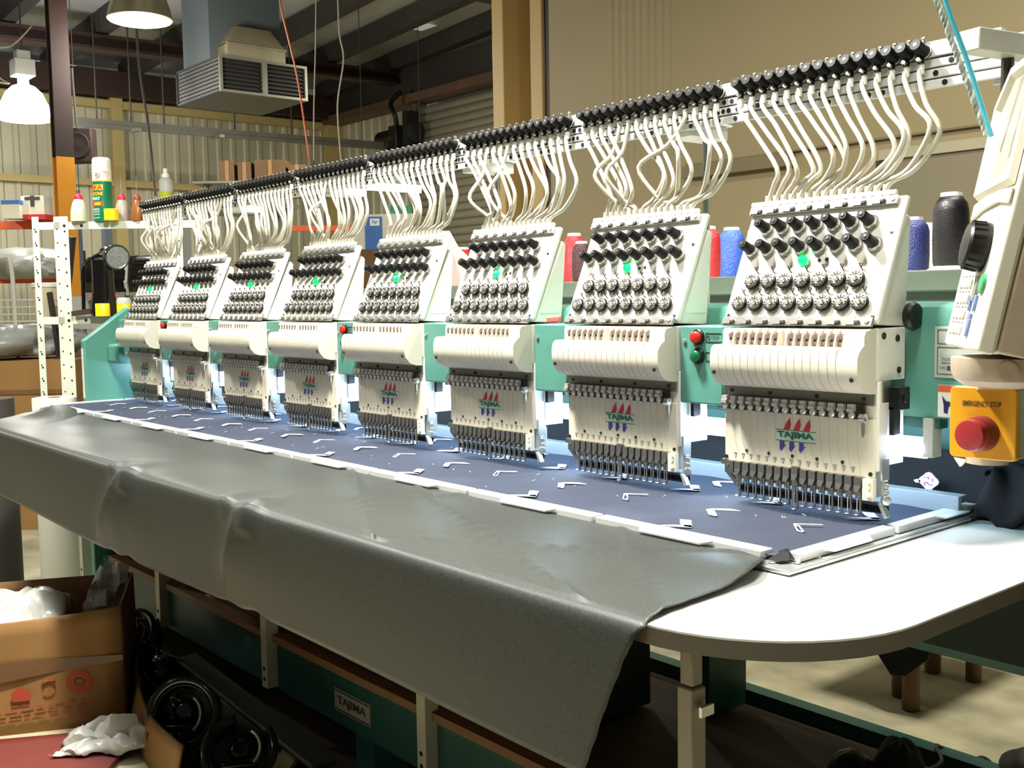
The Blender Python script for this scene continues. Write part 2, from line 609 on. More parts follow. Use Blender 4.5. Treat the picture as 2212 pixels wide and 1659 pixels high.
# roller door with single slats
b = MB()
b.box(-9.95, -9.82, 6.2, 6.36, 0, 3.62)
dr = struct('door_1', b, GALV)
sl = MB()
n = 6
prof = [(0.0, 0.0), (-0.012, 0.012), (-0.022, 0.035), (-0.022, 0.06), (-0.012, 0.082), (0, 0.092), (0.006, 0.092), (0.006, 0.0)]
sl.prism(prof, 'x', -9.82, -4.6)
sme = sl.mesh('slat', SLAT, 50)
for k in range(38):
    inst('slat', sme, dr, (0, 6.28, 0.02 + k * 0.0935))
mt_ = thing('door_motor', 'black roller door motor hanging beside the door drum', 'motor', (-9.75, 5.95, 2.9))
b = MB()
b.cyl((-10.25, 5.98, 3.2), (-9.9, 5.98, 3.2), 0.11, 14)
b.box(-9.95, -9.78, 5.88, 6.1, 3.05, 3.33)
obj('housing', b, BLACKP, mt_, bevel=0.01)
b = MB()
b.tube(catmull([(-9.85, 6.02, 3.75), (-9.9, 5.9, 3.6), (-9.82, 5.9, 3.45), (-9.85, 5.95, 3.3)], 6), 0.03, 8)
b.tube(catmull([(-10.1, 5.98, 3.1), (-10.0, 5.95, 2.98), (-9.8, 5.95, 3.0), (-9.72, 5.98, 3.1)], 6), 0.02, 6)
obj('cable', b, BLACKP, mt_)
b = MB()
b.box(-9.78, -9.68, 5.98, 6.15, 2.75, 3.5)
b.lathe((-9.66, 6.06, 3.25), (1, 0, 0), [(0.09, 0), (0.13, 0.02), (0.13, 0.05), (0.1, 0.07)], 18)
obj('bracket', b, BLACKM, mt_)

# ================================================================== HALL FITTINGS
st = thing('steel_column', 'tall steel column, brown above and yellow below, behind the shelf', 'column', (-7.33, 1.2, 0))  # hall and shelf positions worked out offline from image pixels at chosen depths
b = MB()
for x0, x1, y0, y1 in [(-7.34, -7.325, 1.12, 1.25), (-7.255, -7.24, 1.12, 1.25), (-7.33, -7.25, 1.178, 1.192)]:
    b.box(x0, x1, y0, y1, 2.33, 4.4)
obj('upper_shaft', b, BROWNST, st)
b = MB()
for x0, x1, y0, y1 in [(-7.34, -7.325, 1.12, 1.25), (-7.255, -7.24, 1.12, 1.25), (-7.33, -7.25, 1.178, 1.192)]:
    b.box(x0, x1, y0, y1, 0, 2.33)
obj('lower_shaft', b, YELCOL, st)
b = MB()
b.box(-7.365, -7.342, 1.125, 1.14, 0, 2.62)
obj('guard_strip', b, YELCOL, st)


def pendant(name, label, x, y, zr, lit_shade):
    t = thing(name, label, 'lamp', (x, y, zr), 'high bay lamps hanging from the roof')
    b = MB()
    if lit_shade:
        prof = [(0.225, 0.0), (0.222, 0.05), (0.205, 0.14), (0.16, 0.24), (0.10, 0.30), (0.05, 0.32)]
        b.lathe((x, y, zr), (0, 0, 1), prof, 24, 0)
        obj('glass_shade', b, LAMPG, t)
        zt = zr + 0.32
        b = MB()
        b.cyl((x, y, zt), (x, y, zt + 0.07), 0.05, 12)
        b.box(x - 0.09, x + 0.09, y - 0.09, y + 0.09, zt + 0.07, zt + 0.22)
        b.box(x - 0.06, x + 0.06, y - 0.06, y + 0.06, zt + 0.22, zt + 0.3)
        obj('ballast_box', b, GREYP, t, bevel=0.008)
        zt += 0.3
    else:
        prof = [(0.225, 0.0), (0.235, 0.01), (0.22, 0.08), (0.18, 0.2), (0.11, 0.3), (0.07, 0.36)]
        b.lathe((x, y, zr), (0, 0, 1), prof, 24, 0, caps=False)
        obj('shade', b, LAMPM, t, solid=0.004)
        b = MB()
        b.lathe((x, y, zr + 0.005), (0, 0, 1), [(0.22, 0), (0.2, -0.012), (0.12, -0.03), (0.03, -0.036)], 24)
        obj('diffuser', b, LAMPG, t)
        b = MB()
        b.cyl((x, y, zr + 0.35), (x, y, zr + 0.6), 0.08, 12)
        obj('ballast_box', b, GREYP, t)
        zt = zr + 0.6
    b = MB()
    b.cyl((x, y, zt), (x, y, roofz(x, y) - 0.2), 0.008, 6)
    obj('chain', b, DCORD, t)
    light('glow_' + name, 'POINT', (x, y, zr - 0.25), 85, (1.0, 0.96, 0.84), 0.2)


pendant('pendant_lamp', 'domed metal pendant lamp seen from below, cut by the top edge', -6.97, 1.69, 3.34, False)
pendant('pendant_lamp', 'glowing glass pendant lamp beside the brown column', -9.42, 1.545, 2.93, True)

# suspended duct heater with grilles
dh = thing('air_unit', 'grey suspended air unit with louvred grilles under the roof', 'air unit', (-8.0, 3.0, 3.02))
X0, X1, Y0, Y1, Z0, Z1 = -8.48, -7.57, 2.6, 3.435, 3.02, 3.325
b = MB()
b.box(X0 + 0.01, X1 - 0.03, Y0 + 0.01, Y1, Z0, Z1)
obj('casing', b, mat('dull_dark_sheet_metal', (88, 88, 84), 0.5, 0.2, nscale=2, namt=0.1), dh)
ym = (Y0 + Y1) / 2
for u0, u1 in ((Y0, ym), (ym, Y1)):
    b = MB()
    for a0, a1, z0, z1 in [(u0, u1, Z0, Z0 + 0.022), (u0, u1, Z1 - 0.022, Z1), (u0, u0 + 0.024, Z0 + 0.022, Z1 - 0.022), (u1 - 0.024, u1, Z0 + 0.022, Z1 - 0.022)]:
        b.box(X1 - 0.03, X1, a0, a1, z0, z1)
    b.box(X1 - 0.031, X1 - 0.029, u0 + 0.02, u1 - 0.02, Z0 + 0.02, Z1 - 0.02, 1)
    g = obj('grille_frame', b, [GALV, BLACKM], dh)
    for k in range(7):
        b = MB()
        z = Z0 + 0.04 + k * 0.035
        b.slab([(X1 - 0.008, u0 + 0.024, z), (X1 - 0.008, u1 - 0.024, z), (X1 - 0.026, u1 - 0.024, z + 0.022), (X1 - 0.026, u0 + 0.024, z + 0.022)], (0, 0, 0.004))
        obj('louvre', b, mat('dark_louvre', (34, 30, 26), 0.6), g)
b = MB()
for a0, a1, z0, z1 in [(X0, X1 - 0.031, Z0, Z0 + 0.015), (X0, X1 - 0.031, Z1 - 0.015, Z1), (X0, X0 + 0.015, Z0, Z1)]:
    b.box(a0, a1, Y0 - 0.004, Y0 + 0.008, z0, z1)
for k in range(8):
    b.box(X0 + 0.02, X1 - 0.05, Y0 - 0.002, Y0 + 0.008, Z0 + 0.03 + k * 0.033, Z0 + 0.036 + k * 0.033, 1)
obj('side_grille', b, [DARKST, BLACKM], dh)
b = MB()
b.box(-8.1, -7.62, 2.7, 3.25, Z1, 3.44)
vs = [(-7.62, 2.7, 3.45), (-7.62, 3.25, 3.45), (-8.1, 3.25, 3.45), (-8.1, 2.7, 3.45), (-7.7, 2.82, 3.62), (-7.7, 3.15, 3.62), (-8.1, 3.15, 3.62), (-8.1, 2.82, 3.62)]
b.add(vs, [(0, 1, 5, 4), (1, 2, 6, 5), (2, 3, 7, 6), (3, 0, 4, 7), (4, 5, 6, 7), (3, 2, 1, 0)], 0)
b.box(-7.63, -7.61, 2.69, 3.26, 3.437, 3.452)
obj('transition_hood', b, mat('dull_zinc', (150, 142, 116), 0.5, 0.5, nscale=5, namt=0.12), dh)
b = MB()
b.box(-8.35, -7.8, 2.62, 3.3, Z1, 4.3)
obj('riser_duct', b, mat('blue_grey_duct', (84, 94, 96), 0.55, 0.1, nscale=2, namt=0.08), dh)

# long grey rail hung in front of the far wall
tr = thing('hanging_rail', 'long grey steel rail hung across the hall below the air unit', 'rail', (-10, 4.0, 3.0))
b = MB()
b.bar((-10.0, 2.05, 3.06), (-10.0, 5.8, 3.108), 0.14, 0.055)
b.bar((-9.94, 2.05, 3.02), (-9.94, 5.8, 3.068), 0.02, 0.05)
obj('channel', b, mat('dull_grey_channel', (88, 86, 78), 0.5, 0.3, nscale=4, namt=0.12), tr)
for y in (2.75, 3.65):
    b = MB()
    b.bar((-10.05, y, 2.98 + 0.012 * y), (-9.75, y - 0.02, 2.96 + 0.012 * y), 0.05, 0.03)
    obj('end_arm', b, GALV, tr)
for y in (2.4, 2.75, 3.1, 3.9, 4.6):
    b = MB()
    b.cyl((-10, y, 3.1), (-10, y, roofz(-10, y) - 0.1), 0.009, 6)
    obj('hanger_rod', b, DCORD, tr)

sp = thing('wall_speaker', 'brown square speaker with round front behind the column', 'speaker', (-7.6, 1.45, 2.3))
# square box turned to the viewer, hung on the column line
sx = Vector((0.716, 0.698, 0))
sn = Vector((0.698, -0.716, 0))
c0 = Vector((-7.61, 1.40, 2.475))
b = MB()
b.obox(c0 + sn * -0.05, sx * 0.115, sn * 0.05, Vector((0, 0, 0.135)))
obj('cabinet', b, mat('dark_brown_box', (50, 34, 28), 0.7), sp, bevel=0.012)
b = MB()
b.lathe(c0, sn, [(0.1, 0), (0.105, 0.006), (0.095, 0.012), (0.06, 0.004), (0.03, 0.01), (0.005, 0.012)], 20)
obj('cone', b, mat('dark_brown_cone', (40, 28, 24), 0.7), sp)
b = MB()
b.cyl(c0 + Vector((0, 0, 0.13)), c0 + Vector((-0.05, 0, 0.6)), 0.01, 6)
obj('hanger', b, DCORD, sp)


def cord(name, label, pts, r, m, n=10):
    b = MB()
    b.tube(catmull(pts, n), r, 6)
    return tag(obj(name, b, m), label, 'cord')


cord('hanging_cable', 'orange cord hanging from the roof behind the thread rail', [(-5.44, 2.03, 3.35), (-5.41, 2.024, 3.15), (-5.33, 2.08, 2.7), (-5.245, 2.1, 2.17)], 0.006, OCORD)
cord('hanging_cable', 'pale cord hanging just right of the orange cord', [(-5.25, 2.2, 3.4), (-5.255, 2.18, 2.9), (-5.23, 2.14, 2.5), (-5.22, 2.12, 2.15)], 0.004, WCORD)
cord('hanging_cable', 'kinked pale cord hanging furthest right under the roof', [(-5.17, 2.31, 3.4), (-5.15, 2.30, 3.0), (-5.09, 2.29, 2.8), (-5.115, 2.25, 2.5), (-5.108, 2.259, 2.15)], 0.005, WCORD)
cord('hanging_cable', 'looped white flex beside the brown column top', [(-7.42, 1.05, 3.3), (-7.7, 0.98, 3.2), (-7.95, 0.9, 3.2), (-8.0, 0.95, 3.02), (-7.9, 1.0, 2.95), (-7.95, 0.85, 2.98), (-8.1, 0.7, 3.1), (-8.1, 0.72, 3.35), (-7.5, 1.1, 3.75)], 0.006, WCORD)
cord('hanging_cable', 'dark cord hanging down past the wall behind the spray can', [(-8.6, 2.3, 4.1), (-8.58, 2.3, 3.4), (-8.5, 2.33, 2.8), (-8.45, 2.35, 2.2)], 0.012, DCORD)

# fluorescent fittings seen behind the tubes
for lab, a, c in [('bright fluorescent batten behind the tubes of the middle heads', (-5.431, 2.633, 2.03), (-5.166, 2.943, 2.0)),
                  ('short fluorescent batten behind the tubes of the far heads', (-7.86, 1.35, 2.05), (-7.78, 1.45, 2.045))]:
    t = thing('fluorescent_light', lab, 'lamp', a, 'fluorescent battens in the hall')
    b = MB()
    b.cyl(a, c, 0.028, 10)
    obj('tube', b, LAMPB, t)
    b = MB()
    b.bar(Vector(a) + Vector((0, 0, 0.04)), Vector(c) + Vector((0, 0, 0.04)), 0.06, 0.03)
    obj('fitting', b, GREYP, t)
    b = MB()
    for q in (a, c):
        b.cyl(Vector(q) + Vector((0, 0, 0.05)), (q[0], q[1], roofz(q[0], q[1]) - 0.02), 0.003, 5)
    obj('hanger', b, DCORD, t)

# orange pallet racking on the far wall
rk = thing('pallet_rack', 'orange and blue-grey pallet rack along the far wall', 'rack', (-9.9, 2.0, 0))
d0 = Vector((0.716, 0.698, 0)) if False else Vector((0.64, 0.77, 0)).normalized()
base = Vector((-9.75, 1.36, 0))
for z0, z1 in [(1.955, 2.03), (1.45, 1.505)]:
    b = MB()
    b.bar(base + d0 * -1.2 + Vector((0, 0, (z0 + z1) / 2)), base + d0 * 0.66 + Vector((0, 0, (z0 + z1) / 2 - 0.01)), 0.05, z1 - z0)
    obj('beam', b, ORANGE, rk)
b = MB()
b.bar(base + d0 * 2.6 + Vector((0, 0, 1.915)), base + d0 * 3.45 + Vector((0, 0, 1.905)), 0.05, 0.05)
obj('beam', b, ORANGE, rk)
b = MB()
b.slab([base + d0 * -1.2 + Vector((0, 0, 2.03)), base + d0 * 0.66 + Vector((0, 0, 2.02)), base + d0 * 0.66 + Vector((-0.5, 0.45, 2.02)), base + d0 * -1.2 + Vector((-0.5, 0.45, 2.03))], (0, 0, -0.02))
b.slab([base + d0 * -1.2 + Vector((0, 0, 1.5)), base + d0 * 0.66 + Vector((0, 0, 1.49)), base + d0 * 0.66 + Vector((-0.5, 0.45, 1.49)), base + d0 * -1.2 + Vector((-0.5, 0.45, 1.5))], (0, 0, -0.02))
obj('deck', b, GALV, rk)
for u in (0.72, 1.0, 3.6):
    b = MB()
    b.bar(base + d0 * u, base + d0 * u + Vector((0, 0, 1.95 if u > 1 else 2.3)), 0.09, 0.07, up=(0, 1, 0))
    obj('upright', b, BLUEST, rk)

for lab, p, s, ms, nm in [('white carton on a red carton on the orange rack beam', (-9.45, 1.62, 2.07), (0.21, 0.2, 0.17), WHITEBX, 'carton'),
                          ('small white carton with blue top at the rack end', (-9.5, 1.44, 2.03), (0.16, 0.2, 0.13), WHITEBX, 'carton')]:
    t = thing(nm, lab, 'box', p, 'cartons on the rack')
    sx_ = d0 * s[0] / 2
    nn = Vector((d0.y, -d0.x, 0))
    b = MB()
    b.obox(Vector(p) + Vector((0, 0, s[2] / 2)), sx_, nn * s[1] / 2, Vector((0, 0, s[2] / 2)))
    if 'red' in lab:
        b.obox(Vector(p) + nn * (s[1] / 2 + 0.002) + Vector((0, 0, 0.12)), d0 * 0.018, nn * 0.002, Vector((0, 0, 0.05)), 1)
        b.obox(Vector(p) + nn * (s[1] / 2 + 0.002) + Vector((0, 0, 0.145)), d0 * 0.07, nn * 0.001, Vector((0, 0, 0.015)), 1)
    obj('body', b, [ms, DCORD], t)
    b = MB()
    if 'blue' in lab:
        b.obox(Vector(p) + Vector((0, 0, s[2] + 0.017)), sx_ * 1.03, nn * s[1] * 0.52, Vector((0, 0, 0.018)))
        obj('lid', b, BLUEBX, t)
t = thing('carton', 'flat red carton lying under the white carton on the rack', 'box', (-9.45, 1.62, 2.025), 'cartons on the rack')
b = MB()
b.obox(Vector((-9.45, 1.62, 2.045)), d0 * 0.12, Vector((d0.y, -d0.x, 0)) * 0.11, Vector((0, 0, 0.024)))
obj('body', b, REDBX, t)

# brown cartons on a ledge near the far wall
for i, (u, ww, hh, lab) in enumerate([(0.0, 0.14, 0.2, 'narrow brown carton at the left end of the high ledge'), (0.17, 0.13, 0.18, 'brown carton with a pale strip second on the high ledge'), (0.42, 0.3, 0.2, 'wide brown carton in the middle of the high ledge'), (0.68, 0.16, 0.15, 'low brown carton at the right end of the high ledge')]):
    p = Vector((-8.87, 3.28, 2.41)) + d0 * u
    nn = Vector((d0.y, -d0.x, 0))
    b = MB()
    b.obox(p + Vector((0, 0, hh / 2)), d0 * ww / 2, nn * 0.12, Vector((0, 0, hh / 2)))
    b.obox(p + Vector((0, 0, hh / 2)) + nn * 0.121, d0 * 0.018, nn * 0.002, Vector((0, 0, hh / 2)), 1)
    o = obj('cardboard_box', b, [mat('dusty_cardboard', (112, 86, 58), 0.85, nscale=5, namt=0.12), CARDE])
    tag(o, lab, 'box', 'brown cartons on the high ledge')
b = MB()
b.bar(Vector((-9.0, 3.1, 2.395)) - d0 * 0.1, Vector((-9.0, 3.1, 2.395)) + d0 * 1.2, 0.35, 0.02)
b.bar(Vector((-9.0, 3.1, 0)), Vector((-9.0, 3.1, 2.38)), 0.05, 0.05, up=(0, 1, 0))
b.bar(Vector((-9.0, 3.1, 0)) + d0 * 1.1, Vector((-9.0, 3.1, 2.38)) + d0 * 1.1, 0.05, 0.05, up=(0, 1, 0))
tag(obj('storage_ledge', b, GALV), 'grey metal ledge carrying the brown cartons', 'shelf')

# white and blue printed cartons stacked by the roller door
u_ = Vector((0.66, 0.75, 0))
n_ = Vector((0.75, -0.66, 0))
p0 = Vector((-5.84, 2.88, 0))
for lab, z0, z1, u0, u1, mm in [('brown carton under the blue printed carton', 1.3, 1.6, 0.0, 0.24, CARDD), ('pale carton below the brown carton behind the heads', 0.0, 1.3, -0.05, 0.32, WHITEBX)]:
    b = MB()
    b.obox(p0 + u_ * (u0 + u1) / 2 + Vector((0, 0, (z0 + z1) / 2)), u_ * (u1 - u0) / 2, n_ * 0.14, Vector((0, 0, (z1 - z0) / 2)))
    tag(obj('carton', b, mm), lab, 'box')
t = thing('printer_carton', 'white carton with a blue printed corner behind the fourth head', 'box', (-5.84, 2.88, 1.6))
b = MB()
b.obox(p0 + u_ * 0.2 + Vector((0, 0, 1.73)), u_ * 0.24, n_ * 0.14, Vector((0, 0, 0.128)))
obj('body', b, WHITEBX, t)
b = MB()
b.obox(p0 + u_ * 0.1 + n_ * 0.141 + Vector((0, 0, 1.72)), u_ * 0.065, n_ * 0.002, Vector((0, 0, 0.12)))
obj('blue_print', b, BLUEBX, t)
b = MB()
b.obox(p0 + u_ * 0.11 + n_ * 0.144 + Vector((0, 0, 1.8)), u_ * 0.035, n_ * 0.001, Vector((0, 0, 0.026)))
o = obj('logo_patch', b, PAPER, t)
b = MB()
text_mb(b, 'hp', 0.04, 0.034, lambda a, c: tuple(p0 + u_ * (0.09 + a) + n_ * 0.1465 + Vector((0, 0, 1.783 + c))), bold=0.01, shear=0.2)
obj('lettering', b, BLUEBX, t, smooth=0)
b = MB()
b.obox(p0 + u_ * 0.3 + Vector((0, 0, 1.86 + 0.03)), u_ * 0.08, n_ * 0.1, Vector((0, 0, 0.03)))
tag(obj('carton', b, mat('teal_box', (62, 150, 120), 0.5)), 'small teal carton on the white printed carton', 'box')

# ---- far left: grey wire trolley, bags, tubs, second machine
t = thing('wire_trolley', 'white wire trolley with round tube ends at the left edge', 'trolley', (-5.4, 0.25, 0))
b = MB()
e = Vector((0.64, 0.77, 0))
q0 = Vector((-5.46, 0.12, 0))
b.tube(catmull([q0 + Vector((0, 0, 1.5)), q0 + e * 0.12 + Vector((0, 0, 1.5)), q0 + e * 0.17 + Vector((0, 0, 1.45)), q0 + e * 0.18 + Vector((0, 0, 1.0)), q0 + e * 0.2 + Vector((0, 0, 0.2))], 8), 0.012, 8)
obj('tube_frame', b, GREYP, t)
b = MB()
for z in (1.14, 1.18, 1.22, 1.26):
    b.tube([q0 - e * 0.1 + Vector((0, 0, z)), q0 + e * 0.42 + Vector((0, 0, z))], 0.004, 5)
for k in range(14):
    b.tube([q0 + e * (-0.1 + k * 0.04) + Vector((0, 0, 1.14)), q0 + e * (-0.1 + k * 0.04) + Vector((0, 0, 1.26))], 0.003, 5)
o = obj('wire_basket', b, GREYP, t)
o['kind'] = 'stuff'


def lump(name, label, cat, c, r, m, seed, e3=None, amp=0.25, grp=None):
    rg = random.Random(seed)
    ph = [rg.uniform(0, 6.28) for _ in range(9)]
    b = MB()

    def fn(u, v):
        a = 2 * PI * u
        t_ = PI * v
        k = 1 + amp * (math.sin(3 * a + ph[0]) * math.sin(2 * t_ + ph[1]) + 0.5 * math.sin(5 * a + ph[2] + 3 * t_) + 0.35 * math.sin(9 * a + ph[3]) * math.sin(7 * t_ + ph[4])) * math.sin(t_)
        z = math.cos(t_) * k
        if z < -0.75:
            z = -0.75
        return (c[0] + r[0] * math.sin(t_) * math.cos(a) * k, c[1] + r[1] * math.sin(t_) * math.sin(a) * k, c[2] + r[2] * z)
    b.grid(fn, 36, 20)
    return tag(obj(name, b, m, smooth=60), label, cat, grp)


lump('plastic_bag', 'pale plastic bag slumped on the orange rack shelf', 'bag', (-9.35, 1.5, 1.60), (0.55, 0.3, 0.16), GREYBAG, 2)
lump('plastic_bag', 'grey-white plastic bags heaped below the wire basket', 'bag', (-5.35, 0.3, 1.02), (0.22, 0.3, 0.1), GREYBAG, 5)
for lab, zz, hh, m_ in [('large brown carton behind the shelf unit, lower left', 0.0, 0.86, CARDD), ]:
    b = MB()
    q = Vector((-5.5, 0.1, 0))
    nn = Vector((e.y, -e.x, 0))
    b.obox(q + e * 0.0 + Vector((0, 0, zz + hh / 2 + 0.0)), e * 0.62, nn * 0.25, Vector((0, 0, hh / 2 + 0.07)))
    b.obox(q + nn * 0.252 + Vector((0, 0, 0.76)), e * 0.62, nn * 0.004, Vector((0, 0, 0.012)), 1)
    tag(obj('cardboard_box', b, [CARD, CARDD]), lab, 'box')
t = thing('storage_tub', 'cream plastic tub with a lid standing in the wire basket', 'tub', (-5.3, 0.36, 1.16))
b = MB()
b.lathe((-5.28, 0.42, 1.16), (0, 0, 1), [(0.075, 0), (0.085, 0.17)], 16)
obj('body', b, mat('cream_tub', (192, 182, 150), 0.5), t)
b = MB()
b.lathe((-5.28, 0.42, 1.33), (0, 0, 1), [(0.09, 0), (0.09, 0.02), (0.08, 0.025)], 16)
obj('lid', b, SHELFW, t)
b = MB()
for k, (u0, z0, z1) in enumerate([(0.0, 1.52, 1.72), (0.34, 1.5, 1.7)]):
    pass
for lab, u0, u1, z1 in [('dark crate at the left edge on the rack deck', -0.25, 0.1, 1.78), ('black crate on the rack deck behind the shelf post', 0.2, 0.62, 1.76)]:
    b = MB()
    nn = Vector((d0.y, -d0.x, 0))
    b.obox(base + d0 * (u0 + u1) / 2 + Vector((-0.25, 0.22, (1.5 + z1) / 2)), d0 * (u1 - u0) / 2, nn * 0.1, Vector((0, 0, (z1 - 1.5) / 2)))
    tag(obj('crate', b, DARKST, bevel=0.01), lab, 'crate', 'dark crates on the rack')
b = MB()
b.bar((-5.2, 0.42, 0.75), (-5.02, 0.48, 1.6), 0.03, 0.05, up=(1, -1, 0))
b.bar((-5.17, 0.45, 0.75), (-5.12, 0.38, 1.3), 0.02, 0.03, up=(1, -1, 0))
tag(obj('strap_handle', b, DARKST), 'dark leaning bar seen through the shelf frame', 'bar')

m2 = thing('second_machine', 'second embroidery machine with glossy dark heads far behind the shelf', 'machine', (-5.5, 0.95, 0))
ee = Vector((0.64, 0.77, 0)).normalized()
nn = Vector((ee.y, -ee.x, 0))
mb0 = Vector((-5.62, 0.76, 0))
b = MB()
b.obox(mb0 + ee * 0.3 + Vector((0, 0, 1.18)) - nn * 0.1, ee * 0.5, nn * 0.1, Vector((0, 0, 0.1)))
b.obox(mb0 + ee * 0.3 + Vector((0, 0, 0.55)) - nn * 0.1, ee * 0.5, nn * 0.2, Vector((0, 0, 0.5)))
obj('body', b, GREYP, m2)
for k in range(4):
    c = mb0 + ee * (0.06 + 0.15 * k)
    b = MB()
    pts = [(0.10, 1.30), (0.12, 1.38), (0.08, 1.47), (0.0, 1.515), (-0.15, 1.53), (-0.15, 1.30)]
    vs = [c + ee * 0.055 + nn * a + Vector((0, 0, z)) for a, z in pts]
    b.slab(vs, tuple(ee * -0.11))
    h = obj('head_shell', b, BLKGL, m2, smooth=50)
    b = MB()
    b.slab([c + ee * 0.068 + nn * a + Vector((0, 0, z)) for a, z in [(0.09, 1.28), (0.12, 1.36), (0.085, 1.47), (0.07, 1.46), (0.1, 1.36), (0.07, 1.28)]], tuple(ee * -0.02))
    obj('trim_arc', b, GREYP, h)
    b = MB()
    b.obox(c + nn * 0.1 + Vector((0, 0, 1.275)), ee * 0.05, nn * 0.02, Vector((0, 0, 0.022)))
    obj('display_bar', b, GREYM, m2)
    b = MB()
    b.lathe(c + nn * 0.121 + Vector((0, 0, 1.278)), nn, [(0.006, 0), (0.004, 0.004)], 8)
    obj('red_led', b, mat('red_led_glow', (255, 30, 50), emit=3.0), m2)
# ================================================================== EMBROIDERY MACHINE BODY
XL, XR = -3.14, 0.62
em = thing('embroidery_machine', 'long teal eight-head embroidery machine body with beam, end plate and base', 'machine', (-1.3, 0.4, 0))
b = MB()
prof = [(0.09, 1.025), (0.09, 1.185), (0.095, 1.198), (0.108, 1.205), (0.28, 1.205), (0.3, 1.19), (0.3, 1.025)]
b.prism(prof, 'x', XL + 0.05, XR)
obj('main_beam', b, TEAL, em)
# end plate with chamfered front corner
b = MB()
b.prism([(-0.115, 0.02), (-0.115, 1.09), (0.056, 1.212), (0.75, 1.212), (0.75, 0.02)], 'x', XL, XL + 0.04)
ep = obj('end_plate', b, TEAL, em, bevel=0.004)
b = MB()
b.box(XL + 0.012, XL + 0.028, -0.1175, -0.1155, 0.87, 1.06)
obj('white_strip', b, PAPER, ep)
b = MB()
b.lathe((XL + 0.041, 0.06, 1.075), (1, 0, 0), [(0.008, 0), (0.008, 0.001)], 10)
obj('hole', b, BLACKM, ep)
b = MB()
b.box(XL + 0.04, XL + 0.13, -0.03, 0.05, 1.0, 1.075)
obj('stop_block', b, TEAL, em, bevel=0.012)
# small front covers between the heads
for k in range(8):
    x1 = -0.4 * k - 0.152
    x0 = x1 - 0.098
    b = MB()
    b.box(x0, x1, 0.002, 0.0895, 1.028, 1.168)
    cv = obj('front_cover', b, TEAL, em, bevel=0.003)
    if k in (0, 3, 6):
        for zc, mm, nm in ((1.148, REDB, 'stop_button'), (1.114, GREENB, 'start_button')):
            bx = -0.4 * k - 0.207
            bb = MB()
            bb.lathe((bx, 0.003, zc), (0, -1, 0), [(0.0145, 0), (0.0145, 0.004), (0.0125, 0.006), (0.0115, 0.006)], 20, 0)
            bb.lathe((bx, 0.003, zc), (0, -1, 0), [(0.0108, 0.004), (0.0105, 0.013), (0.008, 0.0155), (0.003, 0.0165)], 20, 1)
            obj(nm, bb, [BLACKP, mm], em)
            bb = MB()
            fx0, fx1 = bx + 0.017, x1 - 0.003
            for a0, a1, c0_, c1_ in [(fx0, fx1, zc - 0.008, zc - 0.0072), (fx0, fx1, zc + 0.0072, zc + 0.008), (fx0, fx0 + 0.0008, zc - 0.008, zc + 0.008)]:
                bb.box(a0, a1, 0.0008, 0.002, c0_, c1_)
            if nm == 'stop_button':
                bb.lathe((fx0 + 0.006, 0.0018, zc), (0, -1, 0), [(0.0036, 0), (0.0036, 0.0008), (0.0028, 0.0008), (0.0028, 0)], 12, caps=False)
                text_mb(bb, 'STOP', 0.018, 0.006, lambda a, c, fx0=fx0, zc=zc: (fx0 + 0.012 + a, 0.0012, zc - 0.003 + c), bold=0.01)
            obj('button_legend', bb, INK, cv, smooth=0)
    b = MB()
    for zc in (1.14,):
        b.lathe((x0 + 0.012, 0.002, zc), (0, -1, 0), [(0.004, 0), (0.004, 0.003), (0.002, 0.004)], 10)
    obj('cover_screw', b, CHROME, cv)
# rating plates on the beam at the right
b = MB()
b.box(0.192, 0.33, 0.0875, 0.09, 1.089, 1.168)
pl = obj('rating_plate', b, mat('silver_rating_plate', (172, 180, 170), 0.4), em, bevel=0.001)


def onb(x, z):
    return lambda a, c: (x - 0.03 + a, 0.0868, z - 0.004 + c)


b = MB()
for x0, x1, z0, z1 in [(0.227, 0.36, 1.145, 1.146), (0.227, 0.36, 1.1665, 1.1675), (0.227, 0.36, 1.098, 1.099), (0.227, 0.36, 1.1395, 1.1405), (0.227, 0.228, 1.098, 1.1405), (0.227, 0.228, 1.145, 1.1675)]:
    b.box(x0 - 0.03, x1 - 0.03, 0.0868, 0.0875, z0 - 0.004, z1 - 0.004)
text_mb(b, 'TOKAI INDUS', 0.046, 0.005, onb(0.234, 1.119))
b.box(0.204, 0.27, 0.0868, 0.0875, 1.1115, 1.1123)
text_mb(b, 'TYPE', 0.009, 0.004, onb(0.231, 1.106))
b.box(0.213, 0.26, 0.0868, 0.0875, 1.1005, 1.1075)
obj('plate_print', b, INK, pl, smooth=0)
b = MB()
b.box(0.199, 0.27, 0.0875, 0.09, 1.028, 1.078)
wl = obj('warning_label', b, PAPER, em)
b = MB()
b.box(0.1995, 0.27, 0.0868, 0.0875, 1.067, 1.0775)
obj('orange_band', b, mat('print_orange', (214, 92, 52), 0.5), wl)
b = MB()
b.slab([(x_ - 0.029, 0.0868, z_ - 0.005) for x_, z_ in [(0.235, 1.066), (0.241, 1.058), (0.27, 1.054), (0.27, 1.05), (0.246, 1.05), (0.244, 1.038), (0.238, 1.04), (0.238, 1.05)]], (0, 0.0006, 0))
obj('hand_symbol', b, mat('print_navy', (34, 38, 78), 0.5), wl, smooth=0)
# LED tube below the beam
b = MB()
b.cyl((XL + 0.12, 0.1, 0.975), (0.175, 0.1, 0.975), 0.017, 14)
obj('led_tube', b, LED, em)
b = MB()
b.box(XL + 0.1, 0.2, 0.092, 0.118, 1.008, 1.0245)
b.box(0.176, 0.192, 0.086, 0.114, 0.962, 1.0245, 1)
obj('led_tube_holder', b, [DTEAL, GREYP], em)
